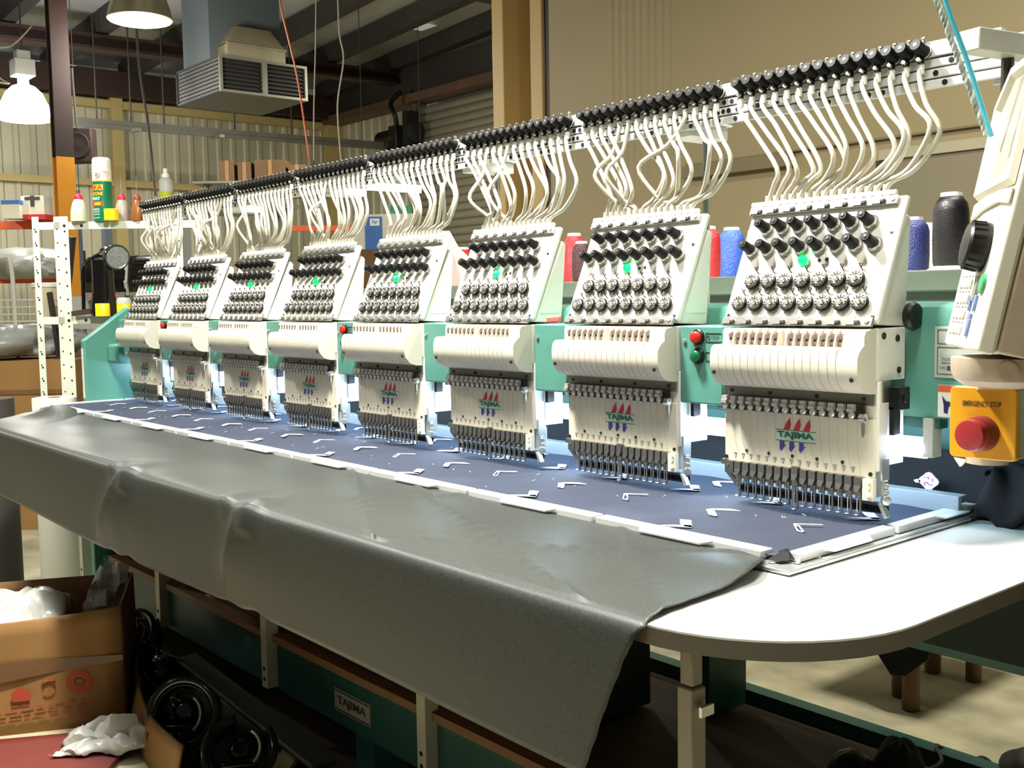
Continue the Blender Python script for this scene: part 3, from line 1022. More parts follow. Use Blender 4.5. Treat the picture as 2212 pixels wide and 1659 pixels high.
# hook beds / cylinder arms under the cloth and rear casing
b = MB()
b.box(XL + 0.04, XR, 0.5, 0.75, 0.5, 1.2)
obj('rear_casing', b, TEAL, em)
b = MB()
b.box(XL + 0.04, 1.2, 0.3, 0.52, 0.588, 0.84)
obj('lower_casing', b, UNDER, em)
# base beam low at the front, with pine strip, fascia and name plate
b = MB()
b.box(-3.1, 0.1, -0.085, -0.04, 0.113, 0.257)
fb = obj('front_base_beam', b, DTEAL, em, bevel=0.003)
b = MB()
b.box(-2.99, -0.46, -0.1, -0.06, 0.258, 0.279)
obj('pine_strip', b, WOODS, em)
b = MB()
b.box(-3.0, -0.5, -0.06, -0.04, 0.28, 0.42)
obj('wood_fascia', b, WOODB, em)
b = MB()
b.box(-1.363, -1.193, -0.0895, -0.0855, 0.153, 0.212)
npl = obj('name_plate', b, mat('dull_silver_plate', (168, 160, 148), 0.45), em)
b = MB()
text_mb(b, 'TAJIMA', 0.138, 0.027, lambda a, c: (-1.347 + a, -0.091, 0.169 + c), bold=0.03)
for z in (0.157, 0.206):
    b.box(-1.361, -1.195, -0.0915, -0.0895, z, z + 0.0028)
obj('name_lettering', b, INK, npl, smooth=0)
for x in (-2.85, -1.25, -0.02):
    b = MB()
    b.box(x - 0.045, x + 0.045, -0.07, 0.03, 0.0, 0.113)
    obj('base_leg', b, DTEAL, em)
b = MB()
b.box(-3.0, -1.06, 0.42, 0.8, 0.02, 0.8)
obj('dark_filler_box', b, mat('dark_grey_filler', (36, 40, 38), 0.6), em)  # added dark box that keeps the void under the table black
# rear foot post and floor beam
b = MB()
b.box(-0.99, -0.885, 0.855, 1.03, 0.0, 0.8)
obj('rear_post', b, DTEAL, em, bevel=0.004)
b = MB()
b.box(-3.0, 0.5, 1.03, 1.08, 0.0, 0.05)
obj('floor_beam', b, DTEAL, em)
# black hand wheel beside the first head
b = MB()
b.lathe((0.152, 0.075, 1.184), (1, 0, 0), [(0.012, 0), (0.021, 0.004), (0.023, 0.012), (0.02, 0.017), (0.008, 0.019)], 20)
obj('hand_wheel', b, BLACKP, em)

# ================================================================== SEWING HEADS
hd = thing('sewing_head', 'white sewing head at the right-hand end, next to the yellow emergency stop box', 'sewing head', (0, 0, 0.87), 'sewing heads in a row along the machine')
PB = Vector((0, -0.003, 1.178))
PU = Vector((0, 0.40243, 0.91545))
PN = Vector((0, -0.91545, 0.40243))


def pp(x, v, h=0.0):
    return tuple(PB + Vector((x, 0, 0)) + PU * v + PN * h)


# casing
b = MB()
a0, a1 = PB, PB + PU * 0.213
b.prism([(a0.y + 0.012, a0.z - 0.006), (a1.y + 0.012, a1.z - 0.028), (0.104, 1.337), (0.09, 1.18), (0.09, 1.168)], 'x', -0.138, 0.142)
cs = obj('casing', b, HEADW, hd, bevel=0.003)
b = MB()
b.prism([(a0.y + 0.03, a0.z + 0.012), (a1.y + 0.006, a1.z - 0.06), (0.096, 1.33), (0.083, 1.19)], 'x', 0.142, 0.1428)
obj('side_cover', b, HEADW, cs)
# tension panel
b = MB()
c = PB + PU * 0.1075 + PN * -0.006
b.obox(c, Vector((0.1475, 0, 0)), PU * 0.1075, PN * 0.006)
tp = obj('tension_panel', b, HEADW, hd, bevel=0.004)
b = MB()
for x, v in [(0.135, 0.151), (0.1385, 0.008), (-0.1385, 0.01), (0.0166, 0.107), (0.03, 0.1085)]:
    b.lathe(pp(x, v, 0), PN, [(0.0032, 0), (0.0032, 0.001), (0.0018, 0.0012)], 10)
obj('panel_screw', b, DSTEEL, tp)
# comb bar on top with the tube sockets
b = MB()
b.obox(pp(-0.012, 0.2195, 0.001), (0.1395, 0, 0), PU * 0.004, PN * 0.0035)
for k in range(16):
    x = -0.1295 + k * 0.0162
    b.obox(pp(x, 0.2155, 0.002), (0.0045, 0, 0), PU * 0.004, PN * 0.003)
obj('comb_bar', b, HEADW, hd, bevel=0.001)


def clampbar(nm, x0, x1, v, n):
    b = MB()
    b.obox(pp((x0 + x1) / 2, v, 0.004), ((x1 - x0) / 2, 0, 0), PU * 0.0075, PN * 0.003)
    o = obj(nm, b, NICKEL, hd, bevel=0.001)
    for k in range(n):
        x = x0 + 0.018 + k * (x1 - x0 - 0.048) / (n - 1)
        bb = MB()
        bb.obox(pp(x - 0.006, v, 0.0085), (0.0075, 0, 0), PU * 0.0062, PN * 0.0016)
        bb.lathe(pp(x + 0.0045, v, 0.0075), PN, [(0.0042, 0), (0.0042, 0.004), (0.002, 0.005)], 10)
        obj('clamp_screw', bb, NICKEL, o)
    bb = MB()
    bb.lathe(pp(x1 - 0.009, v, 0.007), PN, [(0.004, 0), (0.004, 0.0015), (0.0016, 0.002)], 10)
    obj('end_screw', bb, CHROME, o)
    return o


clampbar('upper_clamp_bar', -0.1485, 0.136, 0.2045, 8)
clampbar('lower_clamp_bar', -0.1435, 0.1435, -0.003, 8)

# pretension knobs (two rows), shared mesh
b = MB()
b.lathe((0, 0, 0), (0, 0, 1), [(0.0135, 0), (0.0135, 0.003), (0.0115, 0.005), (0.0115, 0.008), (0.0095, 0.011)], 18, 1)
b.lathe((0, 0, 0.0085), (0, 0, 1), [(0.0105, 0), (0.0092, 0.006), (0.0085, 0.018), (0.0082, 0.024), (0.0068, 0.0255)], 18, 0)
b.lathe((0, 0, 0.034), (0, 0, 1), [(0.0032, 0), (0.003, 0.0013), (0.0014, 0.0014)], 10, 2)
KNOB = b.mesh('tension_knob', [KNOBP, NICKEL, DSTEEL], 40)
ROTP = PN.to_track_quat('Z', 'Y').to_euler()
for n, x0, x1, v in [(7, -0.1033, 0.0953, 0.1690), (8, -0.1231, 0.1123, 0.1292)]:
    for k in range(n):
        inst('tension_knob', KNOB, hd, pp(x0 + (x1 - x0) * k / (n - 1), v), ROTP)
# dial discs
b = MB()
b.lathe((0, 0, 0), (0, 0, 1), [(0.006, 0), (0.006, 0.003), (0.0136, 0.004), (0.0146, 0.006), (0.0136, 0.0085), (0.0118, 0.009)], 20, 0)
b.lathe((0, 0, 0.0085), (0, 0, 1), [(0.0122, 0), (0.0122, 0.003), (0.0112, 0.0038), (0.0085, 0.0040), (0.0072, 0.0022)], 20, 3)
b.lathe((0, 0, 0.0105), (0, 0, 1), [(0.0045, 0), (0.0042, 0.004), (0.0028, 0.0055)], 12, 1)
for k in range(12):
    t = 2 * PI * k / 12
    p = Vector((math.cos(t) * 0.0102, math.sin(t) * 0.0102, 0.0125))
    b.obox(p, Vector((math.cos(t), math.sin(t), 0)) * 0.0012, Vector((-math.sin(t), math.cos(t), 0)) * 0.0009, (0, 0, 0.0005), 2)
b.cyl((-0.0135, 0, 0.004), (-0.018, 0, 0.004), 0.0018, 6, 0)
b.cyl((0, -0.0135, 0.003), (0, -0.018, 0.003), 0.0022, 6, 1)
DIAL = b.mesh('tension_dial', [mat('dial_dark_rim', (44, 42, 38), 0.35, 0.7), CHROME, BLACKM, mat('dial_steel', (158, 155, 148), 0.3, 0.9)], 40)
b = MB()
b.tube([(0, 0, 0), (0.0005, 0.002, 0.006), (0.0035, 0.007, 0.008), (-0.003, 0.008, 0.008), (-0.0005, 0.003, 0.006)], 0.0011, 5)
LOOP = b.mesh('wire_guide', [DSTEEL], 60)
for n, x0, x1, v in [(7, -0.1018, 0.0978, 0.0690), (8, -0.1168, 0.1148, 0.0287)]:
    for k in range(n):
        x = x0 + (x1 - x0) * k / (n - 1)
        inst('tension_dial', DIAL, hd, pp(x, v), ROTP)
        inst('wire_guide', LOOP, hd, pp(x + 0.002, v + 0.0185), ROTP)
# green indicator
b = MB()
b.lathe(pp(-0.0145, 0.1075, 0), PN, [(0.0085, 0), (0.0085, 0.003), (0.0065, 0.008), (0.003, 0.0105)], 14)
obj('indicator_light', b, GREENL, hd)

# lower body behind the cover and the plate
b = MB()
b.box(-0.14, 0.145, 0.0, 0.085, 1.085, 1.167)
b.box(-0.14, 0.148, 0.004, 0.03, 0.945, 1.085)
bd = obj('arm_body', b, HEADW, hd, bevel=0.002)
b = MB()
for y, z in [(0.02, 1.155), (0.06, 1.15), (0.065, 1.1)]:
    b.lathe((0.1452, y, z), (1, 0, 0), [(0.0055, 0), (0.0055, 0.0015), (0.003, 0.002)], 12)
obj('body_bolt', b, DSTEEL, bd)
b = MB()
b.box(0.146, 0.151, 0.012, 0.034, 1.052, 1.085)
obj('metal_tab', b, STEEL, bd)
b = MB()
b.box(0.149, 0.168, 0.03, 0.06, 1.04, 1.075)
b.box(0.15, 0.158, 0.03, 0.05, 1.0, 1.045)
b.lathe((0.1685, 0.045, 1.057), (1, 0, 0), [(0.006, 0), (0.006, 0.002)], 10)
obj('sensor_block', b, BLACKP, bd, bevel=0.002)
# ribbed take-up cover
cprof = [(0.0, 1.166), (-0.014, 1.166), (-0.017, 1.16), (-0.018, 1.1385), (-0.042, 1.1385), (-0.049, 1.134), (-0.053, 1.122), (-0.053, 1.104), (-0.049, 1.088), (-0.036, 1.073), (-0.018, 1.067), (0.0, 1.066)]
gprof = [(p[0] + (0.0022 if p[0] < -0.01 else 0), p[1] + (-0.001 if p[1] > 1.1 else 0.001)) for p in cprof]
b = MB()
NR = 15
rx0, rx1 = -0.118, 0.108
b.prism(cprof, 'x', -0.136, rx0 - 0.0006)
for k in range(NR):
    u0 = rx0 + (rx1 - rx0) * k / NR
    u1 = rx0 + (rx1 - rx0) * (k + 1) / NR
    b.prism(cprof, 'x', u0 + 0.0006, u1 - 0.0006)
    b.prism(gprof, 'x', u1 - 0.0008, u1 + 0.0008)
b.prism(gprof, 'x', rx0 - 0.0008, rx0 + 0.0008)
rprof = [(0.0, 1.166), (-0.014, 1.166), (-0.03, 1.163), (-0.034, 1.155), (-0.034, 1.142), (-0.042, 1.137), (-0.049, 1.13), (-0.053, 1.122), (-0.053, 1.104), (-0.049, 1.088), (-0.036, 1.073), (-0.018, 1.067), (0.0, 1.066)]
b.prism(rprof, 'x', rx1 + 0.0006, 0.145)
cover = obj('ribbed_cover', b, COVER, hd, smooth=40)
b = MB()
for x, z in [(-0.129, 1.092), (0.134, 1.09)]:
    b.lathe((x, -0.0495, z), (0, -1, -0.2), [(0.0034, 0), (0.0034, 0.002), (0.002, 0.0022)], 10)
obj('cover_screw', b, DSTEEL, cover)
# take-up levers with fins
b = MB()
b.slab([(-0.0052, -0.018, 0), (0.0052, -0.018, 0), (0.0052, -0.0225, 0.012), (0.003, -0.0245, 0.021), (-0.0045, -0.0235, 0.017)], (0, -0.006, 0), 0)
b.lathe((-0.0005, -0.028, 0.0095), (0, -1, 0), [(0.0022, 0), (0.0022, 0.0012)], 8, 1)
LEVER = b.mesh('take_up_lever', [mat('pinkish_steel_lever', (170, 150, 142), 0.35, 0.3), BLACKM], 30)
b = MB()
b.slab([(0, -0.017, 0), (0, -0.034, 0), (0, -0.028, 0.02), (0, -0.017, 0.0265)], (0.0022, 0, 0))
FIN = b.mesh('cover_fin', [COVER], 30)
for k in range(15):
    x = rx0 + (rx1 - rx0) * (k + 0.5) / NR
    if k != 7:
        inst('take_up_lever', LEVER, hd, (x, 0, 1.1385))
    inst('cover_fin', FIN, hd, (x + 0.0058, 0, 1.1385))

# bars between the cover and the lower plate
b = MB()
b.box(-0.146, 0.143, -0.001, 0.004, 1.047, 1.066)
sb = obj('steel_bar', b, STEEL, hd, bevel=0.001)
b = MB()
for x in (-0.13, -0.05, 0.04, 0.125):
    b.lathe((x, -0.001, 1.057), (0, -1, 0), [(0.0032, 0), (0.0032, 0.002), (0.0015, 0.0024)], 10)
obj('bar_screw', b, DSTEEL, sb)
b = MB()
b.box(-0.148, 0.128, -0.006, 0.0, 1.0255, 1.050)
b.cyl((-0.152, -0.008, 1.0275), (0.128, -0.008, 1.0275), 0.0022, 8)
cr = obj('clip_rail', b, DSTEEL, hd)
b = MB()
b.box(-0.0055, 0.0055, -0.013, -0.005, 1.0375, 1.049)
b.box(-0.0055, 0.0055, -0.0155, -0.012, 1.0365, 1.042)
b.lathe((0, -0.006, 1.0315), (0, -1, 0), [(0.0058, 0), (0.0058, 0.005), (0.0035, 0.0075)], 10)
CLIP = b.mesh('thread_clip', [mat('bright_nickel', (212, 210, 204), 0.36, 0.5)], 40)
for k in range(15):
    inst('thread_clip', CLIP, hd, (-0.1375 + k * 0.0176, 0, 0))
b = MB()
b.lathe((0.122, -0.008, 1.028), (1, 0, 0), [(0.004, 0), (0.008, 0.002), (0.008, 0.011), (0.004, 0.013)], 12)
b.slab([(0.126, -0.008, 1.021), (0.133, -0.008, 1.021), (0.133, -0.008, 1.006), (0.13, -0.008, 0.998), (0.127, -0.008, 1.0)], (0, -0.002, 0))
obj('rail_latch', b, CHROME, hd)

# lower face plate with printed logo
b = MB()
b.box(-0.146, 0.1435, 0.0, 0.006, 0.9335, 1.0265)
fp = obj('face_plate', b, CREAM, hd, bevel=0.0015)


def onf(x, z):
    return lambda a, c: (x + a, -0.0006, z + c)


b = MB()
text_mb(b, 'TAJIMA', 0.073, 0.0135, onf(-0.037, 0.9815), bold=0.055, shear=-0.12)
b.box(-0.04, 0.039, -0.0006, 0, 0.9965, 0.9975)
b.box(-0.04, 0.039, -0.0006, 0, 0.9785, 0.9795)
obj('logo_lettering', b, LOGOG, fp, smooth=0)
b = MB()
b.box(-0.04, 0.039, -0.0003, 0, 0.9795, 0.9965)
obj('logo_band', b, mat('print_mint', (206, 222, 200), 0.5), fp, smooth=0)
b = MB()
for x in (-0.0235, -0.0045, 0.0145):
    b.slab([(x, -0.0006, 0.998), (x + 0.0115, -0.0006, 0.998), (x + 0.0145, -0.0006, 1.006), (x + 0.0125, -0.0006, 1.018), (x + 0.006, -0.0006, 1.010)], (0, 0.0006, 0))
obj('logo_flames', b, LOGOR, fp, smooth=0)
b = MB()
for x in (-0.031, -0.012, 0.007):
    b.slab([(x, -0.0006, 0.978), (x + 0.009, -0.0006, 0.978), (x + 0.009, -0.0006, 0.972), (x + 0.0125, -0.0006, 0.9725), (x + 0.003, -0.0006, 0.961), (x - 0.0005, -0.0006, 0.965)], (0, 0.0006, 0))
obj('logo_needles', b, LOGOB, fp, smooth=0)
b = MB()
for k in range(15):
    x = -0.123 + k * 0.0164
    z = 0.949
    for p, q in [((x - 0.003, z), (x + 0.003, z)), ((x + 0.003, z), (x, z - 0.009)), ((x, z - 0.009), (x - 0.003, z))]:
        b.bar((p[0], -0.0004, p[1]), (q[0], -0.0004, q[1]), 0.0005, 0.0006, up=(0, 1, 0))
    s_ = str(15 - k)
    text_mb(b, s_, 0.0032 if len(s_) == 2 else 0.0016, 0.0026, lambda a, c, x=x, z=z, s_=s_: (x - (0.0016 if len(s_) == 2 else 0.0008) + a, -0.0006, z - 0.0035 + c))
obj('needle_numbers', b, INKG, fp, smooth=0)
b = MB()
for x in (-0.099, -0.053, -0.006, 0.041, 0.088):
    b.lathe((x, 0, 0.9545), (0, -1, 0), [(0.0029, 0), (0.0029, 0.0012), (0.0014, 0.0014)], 10)
for x in (-0.142, 0.1375):
    b.lathe((x, 0, 0.9405), (0, -1, 0), [(0.0035, 0), (0.0035, 0.0015)], 10)
o = obj('plate_screw', b, DSTEEL, fp)
o['kind'] = 'stuff'
b = MB()
rg = random.Random(4)
for k in range(15):
    x = -0.13 + k * 0.0172
    b.tube([(x + 0.004, -0.0025, 1.026), (x + 0.006 + rg.uniform(-0.002, 0.004), -0.0022, 0.975), (-0.112 + k * 0.0165 + 0.004, -0.003, 0.936)], 0.0002, 4)
o = obj('needle_thread', b, mat('pale_thread', (178, 172, 156), 0.6), hd)
o['kind'] = 'stuff'

# needle clamps, presser feet, needles
b = MB()
b.box(-0.0062, 0.0062, -0.008, 0.002, 0.9215, 0.9345)
b.slab([(-0.0062, -0.008, 0.9215), (0.0062, -0.008, 0.9215), (0.003, -0.011, 0.912), (-0.004, -0.011, 0.912)], (0, 0.009, 0))
b.lathe((-0.001, -0.002, 0.9125), (0, 0, -1), [(0.0042, 0), (0.0042, 0.005), (0.0052, 0.006), (0.0052, 0.0105), (0.003, 0.012)], 10)
CLAMP = b.mesh('needle_clamp', [STEEL], 40)
b = MB()
b.box(0.0038, 0.0068, -0.0075, -0.005, 0.881, 0.912)
b.slab([(0.0038, -0.0075, 0.881), (0.0068, -0.0075, 0.881), (0.0055, -0.0075, 0.8755), (0.0018, -0.0075, 0.8755)], (0, 0.0025, 0))
b.tube([(math.cos(t) * 0.0042 - 0.0008, math.sin(t) * 0.0042 - 0.006, 0.8752) for t in [2 * PI * i / 12 for i in range(12)]], 0.0012, 5, closed=True)
FOOT = b.mesh('presser_foot', [STEEL], 40)
b = MB()
b.cyl((-0.001, -0.006, 0.902), (-0.001, -0.006, 0.878), 0.0007, 6)
NEEDLE = b.mesh('needle', [CHROME], 40)
for k in range(15):
    x = -0.1135 + k * 0.0166
    inst('needle_clamp', CLAMP, hd, (x, 0, 0.004 if k == 7 else 0))
    low = -0.007 if k == 7 else 0
    inst('presser_foot', FOOT, hd, (x, 0, low))
    inst('needle', NEEDLE, hd, (x, 0, low))
b = MB()
b.box(-0.004, 0.003, -0.005, -0.002, 0.878, 0.925)
b.box(-0.0125, -0.0085, -0.0045, -0.002, 0.872, 0.925)
obj('active_needle_bar', b, STEEL, hd)
# end brackets, guard bar
b = MB()
b.box(-0.142, -0.124, -0.006, 0.004, 0.913, 0.934)
b.slab([(-0.142, -0.004, 0.914), (-0.13, -0.004, 0.914), (-0.112, -0.004, 0.892), (-0.117, -0.004, 0.889)], (0, 0.004, 0))
b.lathe((-0.136, -0.006, 0.925), (0, -1, 0), [(0.0032, 0), (0.0032, 0.002)], 10)
b.lathe((-0.146, 0.0, 0.932), (0, -1, 0), [(0.005, 0), (0.005, 0.006)], 10)
obj('end_bracket', b, STEEL, hd)
b = MB()
b.box(0.128, 0.146, -0.008, 0.002, 0.9, 0.934)
for z in (0.929, 0.921):
    b.lathe((0.139, -0.008, z), (0, -1, 0), [(0.003, 0), (0.003, 0.002)], 10)
b.lathe((0.139, -0.008, 0.909), (0, -1, 0), [(0.0045, 0), (0.0045, 0.0025), (0.002, 0.003)], 12)
obj('end_bracket', b, CREAM, hd)
b = MB()
b.box(0.1475, 0.152, 0.008, 0.03, 0.93, 0.965)
b.box(0.1475, 0.154, 0.012, 0.024, 0.893, 0.93)
b.slab([(0.149, 0.0, 0.897), (0.155, 0.0, 0.897), (0.166, 0.0, 0.876), (0.16, 0.0, 0.873)], (0, 0.012, 0))
for z in (0.922, 0.912):
    b.lathe((0.154, 0.017, z), (1, -0.6, 0), [(0.0042, 0), (0.0042, 0.004)], 10)
b.lathe((0.1545, 0.014, 0.9), (1, -0.6, 0), [(0.008, 0), (0.008, 0.005), (0.004, 0.006)], 12)
obj('side_bracket', b, ALUP, hd, bevel=0.001)
b = MB()
b.prism([(0.006, 0.88), (0.002, 0.884), (0.004, 0.892), (0.016, 0.894), (0.02, 0.886), (0.016, 0.879)], 'x', -0.118, 0.158)
obj('guard_bar', b, BLKGL, hd)
b = MB()
b.box(-0.135, 0.138, 0.012, 0.045, 0.902, 0.945)
obj('needle_case', b, GREYP, hd)
b = MB()
b.box(-0.03, 0.03, 0.03, 0.3, 1.04, 1.166)
b.box(-0.13, 0.14, 0.04, 0.09, 0.95, 1.05)
obj('head_arm', b, HEADW, hd)

# copies along the beam
HLAB = ['white sewing head beside the right-hand one, with a pink tag on its left edge',
        'third white sewing head from the yellow stop box, a red cone behind its right side',
        'fourth white sewing head from the yellow stop box, clear bag behind its right side',
        'fifth white sewing head from the yellow stop box, left of the middle red button',
        'third white sewing head from the teal end plate at the far end',
        'second white sewing head from the teal end plate, right of a small red button',
        'farthest white sewing head, next to the teal end plate']
heads = [hd]
for k in range(1, 8):
    h = copy_tree(hd)
    h.location = (-0.4 * k, 0, 0.87)
    ROOTLOC[h.name] = tuple(h.location)
    h['label'] = HLAB[k - 1]
    heads.append(h)
# head numbers and the pink tag
b = MB()
text_mb(b, '1', 0.003, 0.009, lambda a, c: pp(0.031 + a, 0.103 + c, 0.0004))
obj('head_number', b, INKG, hd, smooth=0)
b = MB()
text_mb(b, '2', 0.006, 0.009, lambda a, c: tuple(Vector(pp(0.031 + a, 0.103 + c, 0.0004)) - Vector((0.4, 0, 0))))
obj('head_number', b, INKG, heads[1], smooth=0)
b = MB()
b.obox((-0.565, -0.02, 1.1785), (0.016, 0.003, 0.001), (0, 0.004, 0), (-0.0005, 0, 0.0065))
obj('pink_tag', b, PINK, heads[1], bevel=0.003)

# thread tubes of every head: from the rail down to the comb bar
rg = random.Random(21)
for k, h in enumerate(heads):
    for i in range(15):
        xt = -0.186 + i * 0.0246
        xb = -0.1215 + i * 0.0162
        d = xt - xb
        f = i / 14.0
        bul = 0.032 + (d + 0.065) * 0.5 + rg.uniform(-0.012, 0.012)
        xm = xb + bul
        zm = 1.436 + 0.03 * f + rg.uniform(-0.01, 0.01)
        ym = 0.080 + rg.uniform(-0.012, 0.008)
        loop = rg.random() < (0.35 if k == 1 else 0.22 if k else 0.12) and 0 < i < 14
        if loop:
            s_ = rg.choice((-1, 1))
            xm = xb + s_ * rg.uniform(0.05, 0.085) + (0.02 if s_ < 0 else 0.03)
            ym -= 0.018
            zm += 0.02
        xu = xt + 0.4 * (xm - xt)
        pts = [(xt, 0.098, 1.574), (xt, 0.093, 1.552), (xu, 0.087, 1.51), (xm, ym, zm)]
        pts += [(xb + 0.55 * (xm - xb) + 0.004, 0.083, 1.413), (xb + 0.006 + 0.06 * (xm - xb), 0.087, 1.397), (xb, 0.0875, 1.381)]
        pts = [(x - 0.4 * k, y, z) for x, y, z in pts]
        b = MB()
        cm = catmull(pts, 5)
        b.tube(cm, 0.0043, 7)
        b.cyl((xb - 0.4 * k, 0.0875, 1.379), (xb - 0.4 * k + 0.001, 0.088, 1.394), 0.0048, 8)
        obj('thread_tube', b, TUBE, h, smooth=60)

# ================================================================== THREAD RAIL
tr = thing('thread_rail', 'long white perforated thread rail above the heads with black tension knobs', 'rail', (-1.4, 0.12, 1.45))
b = MB()
b.box(-3.0, 0.277, 0.116, 0.12, 1.537, 1.585, 1)
for z0, z1 in [(1.536, 1.5495), (1.5525, 1.566), (1.569, 1.5815)]:
    b.box(-3.0, 0.277, 0.111, 0.117, z0, z1, 0)
b.box(-3.0, 0.277, 0.108, 0.124, 1.5845, 1.608, 0)
obj('rail_plate', b, [ALU, mat('rail_slot_grey', (128, 126, 118), 0.5)], tr, bevel=0.0012)
b = MB()
b.lathe((0, 0, 0), (0, -1, 0), [(0.0045, 0), (0.0045, 0.001), (0.003, 0.0012)], 10)
HOLE = b.mesh('rail_bolt', [BLACKM], 40)
for k in range(8):
    for dx_, z in [(-0.235, 1.575), (-0.218, 1.575), (-0.205, 1.559), (-0.238, 1.559), (-0.12, 1.559), (-0.03, 1.559), (-0.045, 1.543), (-0.015, 1.543), (0.05, 1.559), (0.075, 1.559), (0.06, 1.543), (0.085, 1.543), (0.15, 1.559), (0.152, 1.543), (0.175, 1.559), (0.19, 1.543), (-0.14, 1.543), (-0.16, 1.559), (0.2, 1.575)]:
        inst('rail_bolt', HOLE, tr, (-0.4 * k + dx_, 0.111, z))
b = MB()
b.lathe((0, 0, 0), (0, 0, 1), [(0.0105, 0), (0.0115, 0.004), (0.0115, 0.008), (0.0098, 0.010), (0.0095, 0.03), (0.0085, 0.032)], 16, 0)
b.lathe((0, 0, 0.031), (0, 0, 1), [(0.0034, 0), (0.0032, 0.0014), (0.0014, 0.0015)], 10, 2)
b.lathe((0, 0, 0.004), (0, 0, 1), [(0.0122, 0), (0.0122, 0.0022)], 16, 1)
b.cyl((0.0, 0.010, 0.008), (0.0, 0.0185, 0.010), 0.0026, 8, 1)
b.lathe((0.0, 0.0185, 0.010), (0, 1, 0), [(0.0038, 0), (0.0038, 0.0025), (0.002, 0.0035)], 8, 1)
b.box(-0.004, 0.004, -0.02, -0.009, 0.004, 0.010, 0)
b.cyl((0.0, -0.0165, 0.004), (0.0, -0.0165, 0.0165), 0.0034, 8, 1)
RKNOB = b.mesh('rail_knob', [KNOBP, CHROME, DSTEEL], 40)
RR = Vector((0, -0.95, 0.3)).to_track_quat('Z', 'Y').to_euler()
for k in range(8):
    for i in range(15):
        inst('rail_knob', RKNOB, tr, (-0.186 + i * 0.0246 - 0.4 * k, 0.108, 1.591), RR)
b = MB()
b.cyl((0, 0, 0), (0, 0, 0.014), 0.005, 8)
SOCK = b.mesh('tube_socket', [HEADW], 40)
for k in range(8):
    for i in range(15):
        inst('tube_socket', SOCK, tr, (-0.186 + i * 0.0246 - 0.4 * k, 0.097, 1.558))
b = MB()
b.box(0.255, 0.75, 0.135, 0.139, 1.53, 1.60, 1)
for z0, z1 in [(1.53, 1.545), (1.548, 1.563), (1.566, 1.581), (1.584, 1.6)]:
    b.box(0.255, 0.75, 0.13, 0.136, z0, z1, 0)
obj('rail_extension', b, [ALU, mat('rail_slot_grey', (128, 126, 118), 0.5)], tr, bevel=0.0012)
for x in (0.285, 0.3, 0.31, 0.325):
    inst('rail_bolt', HOLE, tr, (x, 0.13, 1.573))
# support arms and posts back to the thread table
for x in (-0.34, -0.995, -1.66, -2.32, -2.97):
    b = MB()
    b.box(x - 0.045, x + 0.015, 0.121, 0.235, 1.527, 1.553)
    b.box(x - 0.055, x + 0.02, 0.121, 0.245, 1.5535, 1.557)
    obj('support_arm', b, ALU, tr, bevel=0.003)
    if x < -1.2:
        continue
    b = MB()
    b.cyl((x - 0.02, 0.21, 1.206), (x - 0.02, 0.21, 1.528), 0.0065, 10)
    obj('support_post', b, GREYM, tr)
    b = MB()
    b.cyl((x - 0.004, 0.2, 1.206), (x - 0.004, 0.2, 1.528), 0.0016, 6)
    obj('thread_rod', b, CHROME, tr)
# grey arm to the control panel
b = MB()
b.bar((0.3, -0.035, 1.564), (0.33, 0.128, 1.566), 0.036, 0.03)
obj('panel_arm', b, GREYP, tr, bevel=0.002)
b = MB()
b.cyl((0.31, 0.06, 1.40), (0.31, 0.06, 1.57), 0.009, 10)
obj('panel_post', b, DSTEEL, tr)

# ================================================================== THREAD TABLE AND CONES
tt = thing('thread_table', 'light grey thread table behind the machine holding the thread cones', 'table', (-1.3, 0.6, 1.2))
b = MB()
b.box(-3.0, 0.62, 0.3, 1.15, 1.232, 1.258)
b.box(-3.0, 0.62, 0.296, 0.31, 1.222, 1.26)
obj('table_top', b, GREYP, tt, bevel=0.003)
b = MB()
b.box(-3.0, 0.62, 0.306, 0.32, 1.2, 1.2215)
obj('front_rail', b, GREYM, tt)
b = MB()
b.box(-3.0, 0.62, 0.31, 1.1, 1.206, 1.215)
obj('dark_underside', b, DSTEEL, tt)
for x in (-0.62, -1.42):
    b = MB()
    b.box(x, x + 0.045, 0.302, 0.306, 1.204, 1.214)
    obj('white_clip', b, PAPER, tt)


def cone(label, x, y, m, r=0.034, h=0.14, z=1.26, base=True, tip=True):
    t = thing('thread_cone', label, 'thread cone', (x, y, z), 'thread cones on the thread table')
    if base:
        b = MB()
        b.lathe((x, y, z), (0, 0, 1), [(r * 1.35, 0), (r * 1.3, 0.006), (r * 0.95, 0.013), (r * 0.7, 0.015)], 24)
        obj('cone_base', b, PAPER, t)
        z += 0.013
    b = MB()
    b.lathe((x, y, z), (0, 0, 1), [(r * 0.9, 0), (r * 0.96, 0.01), (r, h * 0.35), (r * 0.98, h * 0.75), (r * 0.88, h * 0.86), (r * 0.62, h * 0.95), (r * 0.5, h * 0.955)], 24)
    obj('thread_winding', b, m, t, smooth=50)
    if tip:
        b = MB()
        b.lathe((x, y, z + h * 0.95), (0, 0, 1), [(r * 0.6, 0), (r * 0.58, h * 0.055), (r * 0.42, h * 0.06)], 18)
        obj('cone_tip', b, PAPER, t)


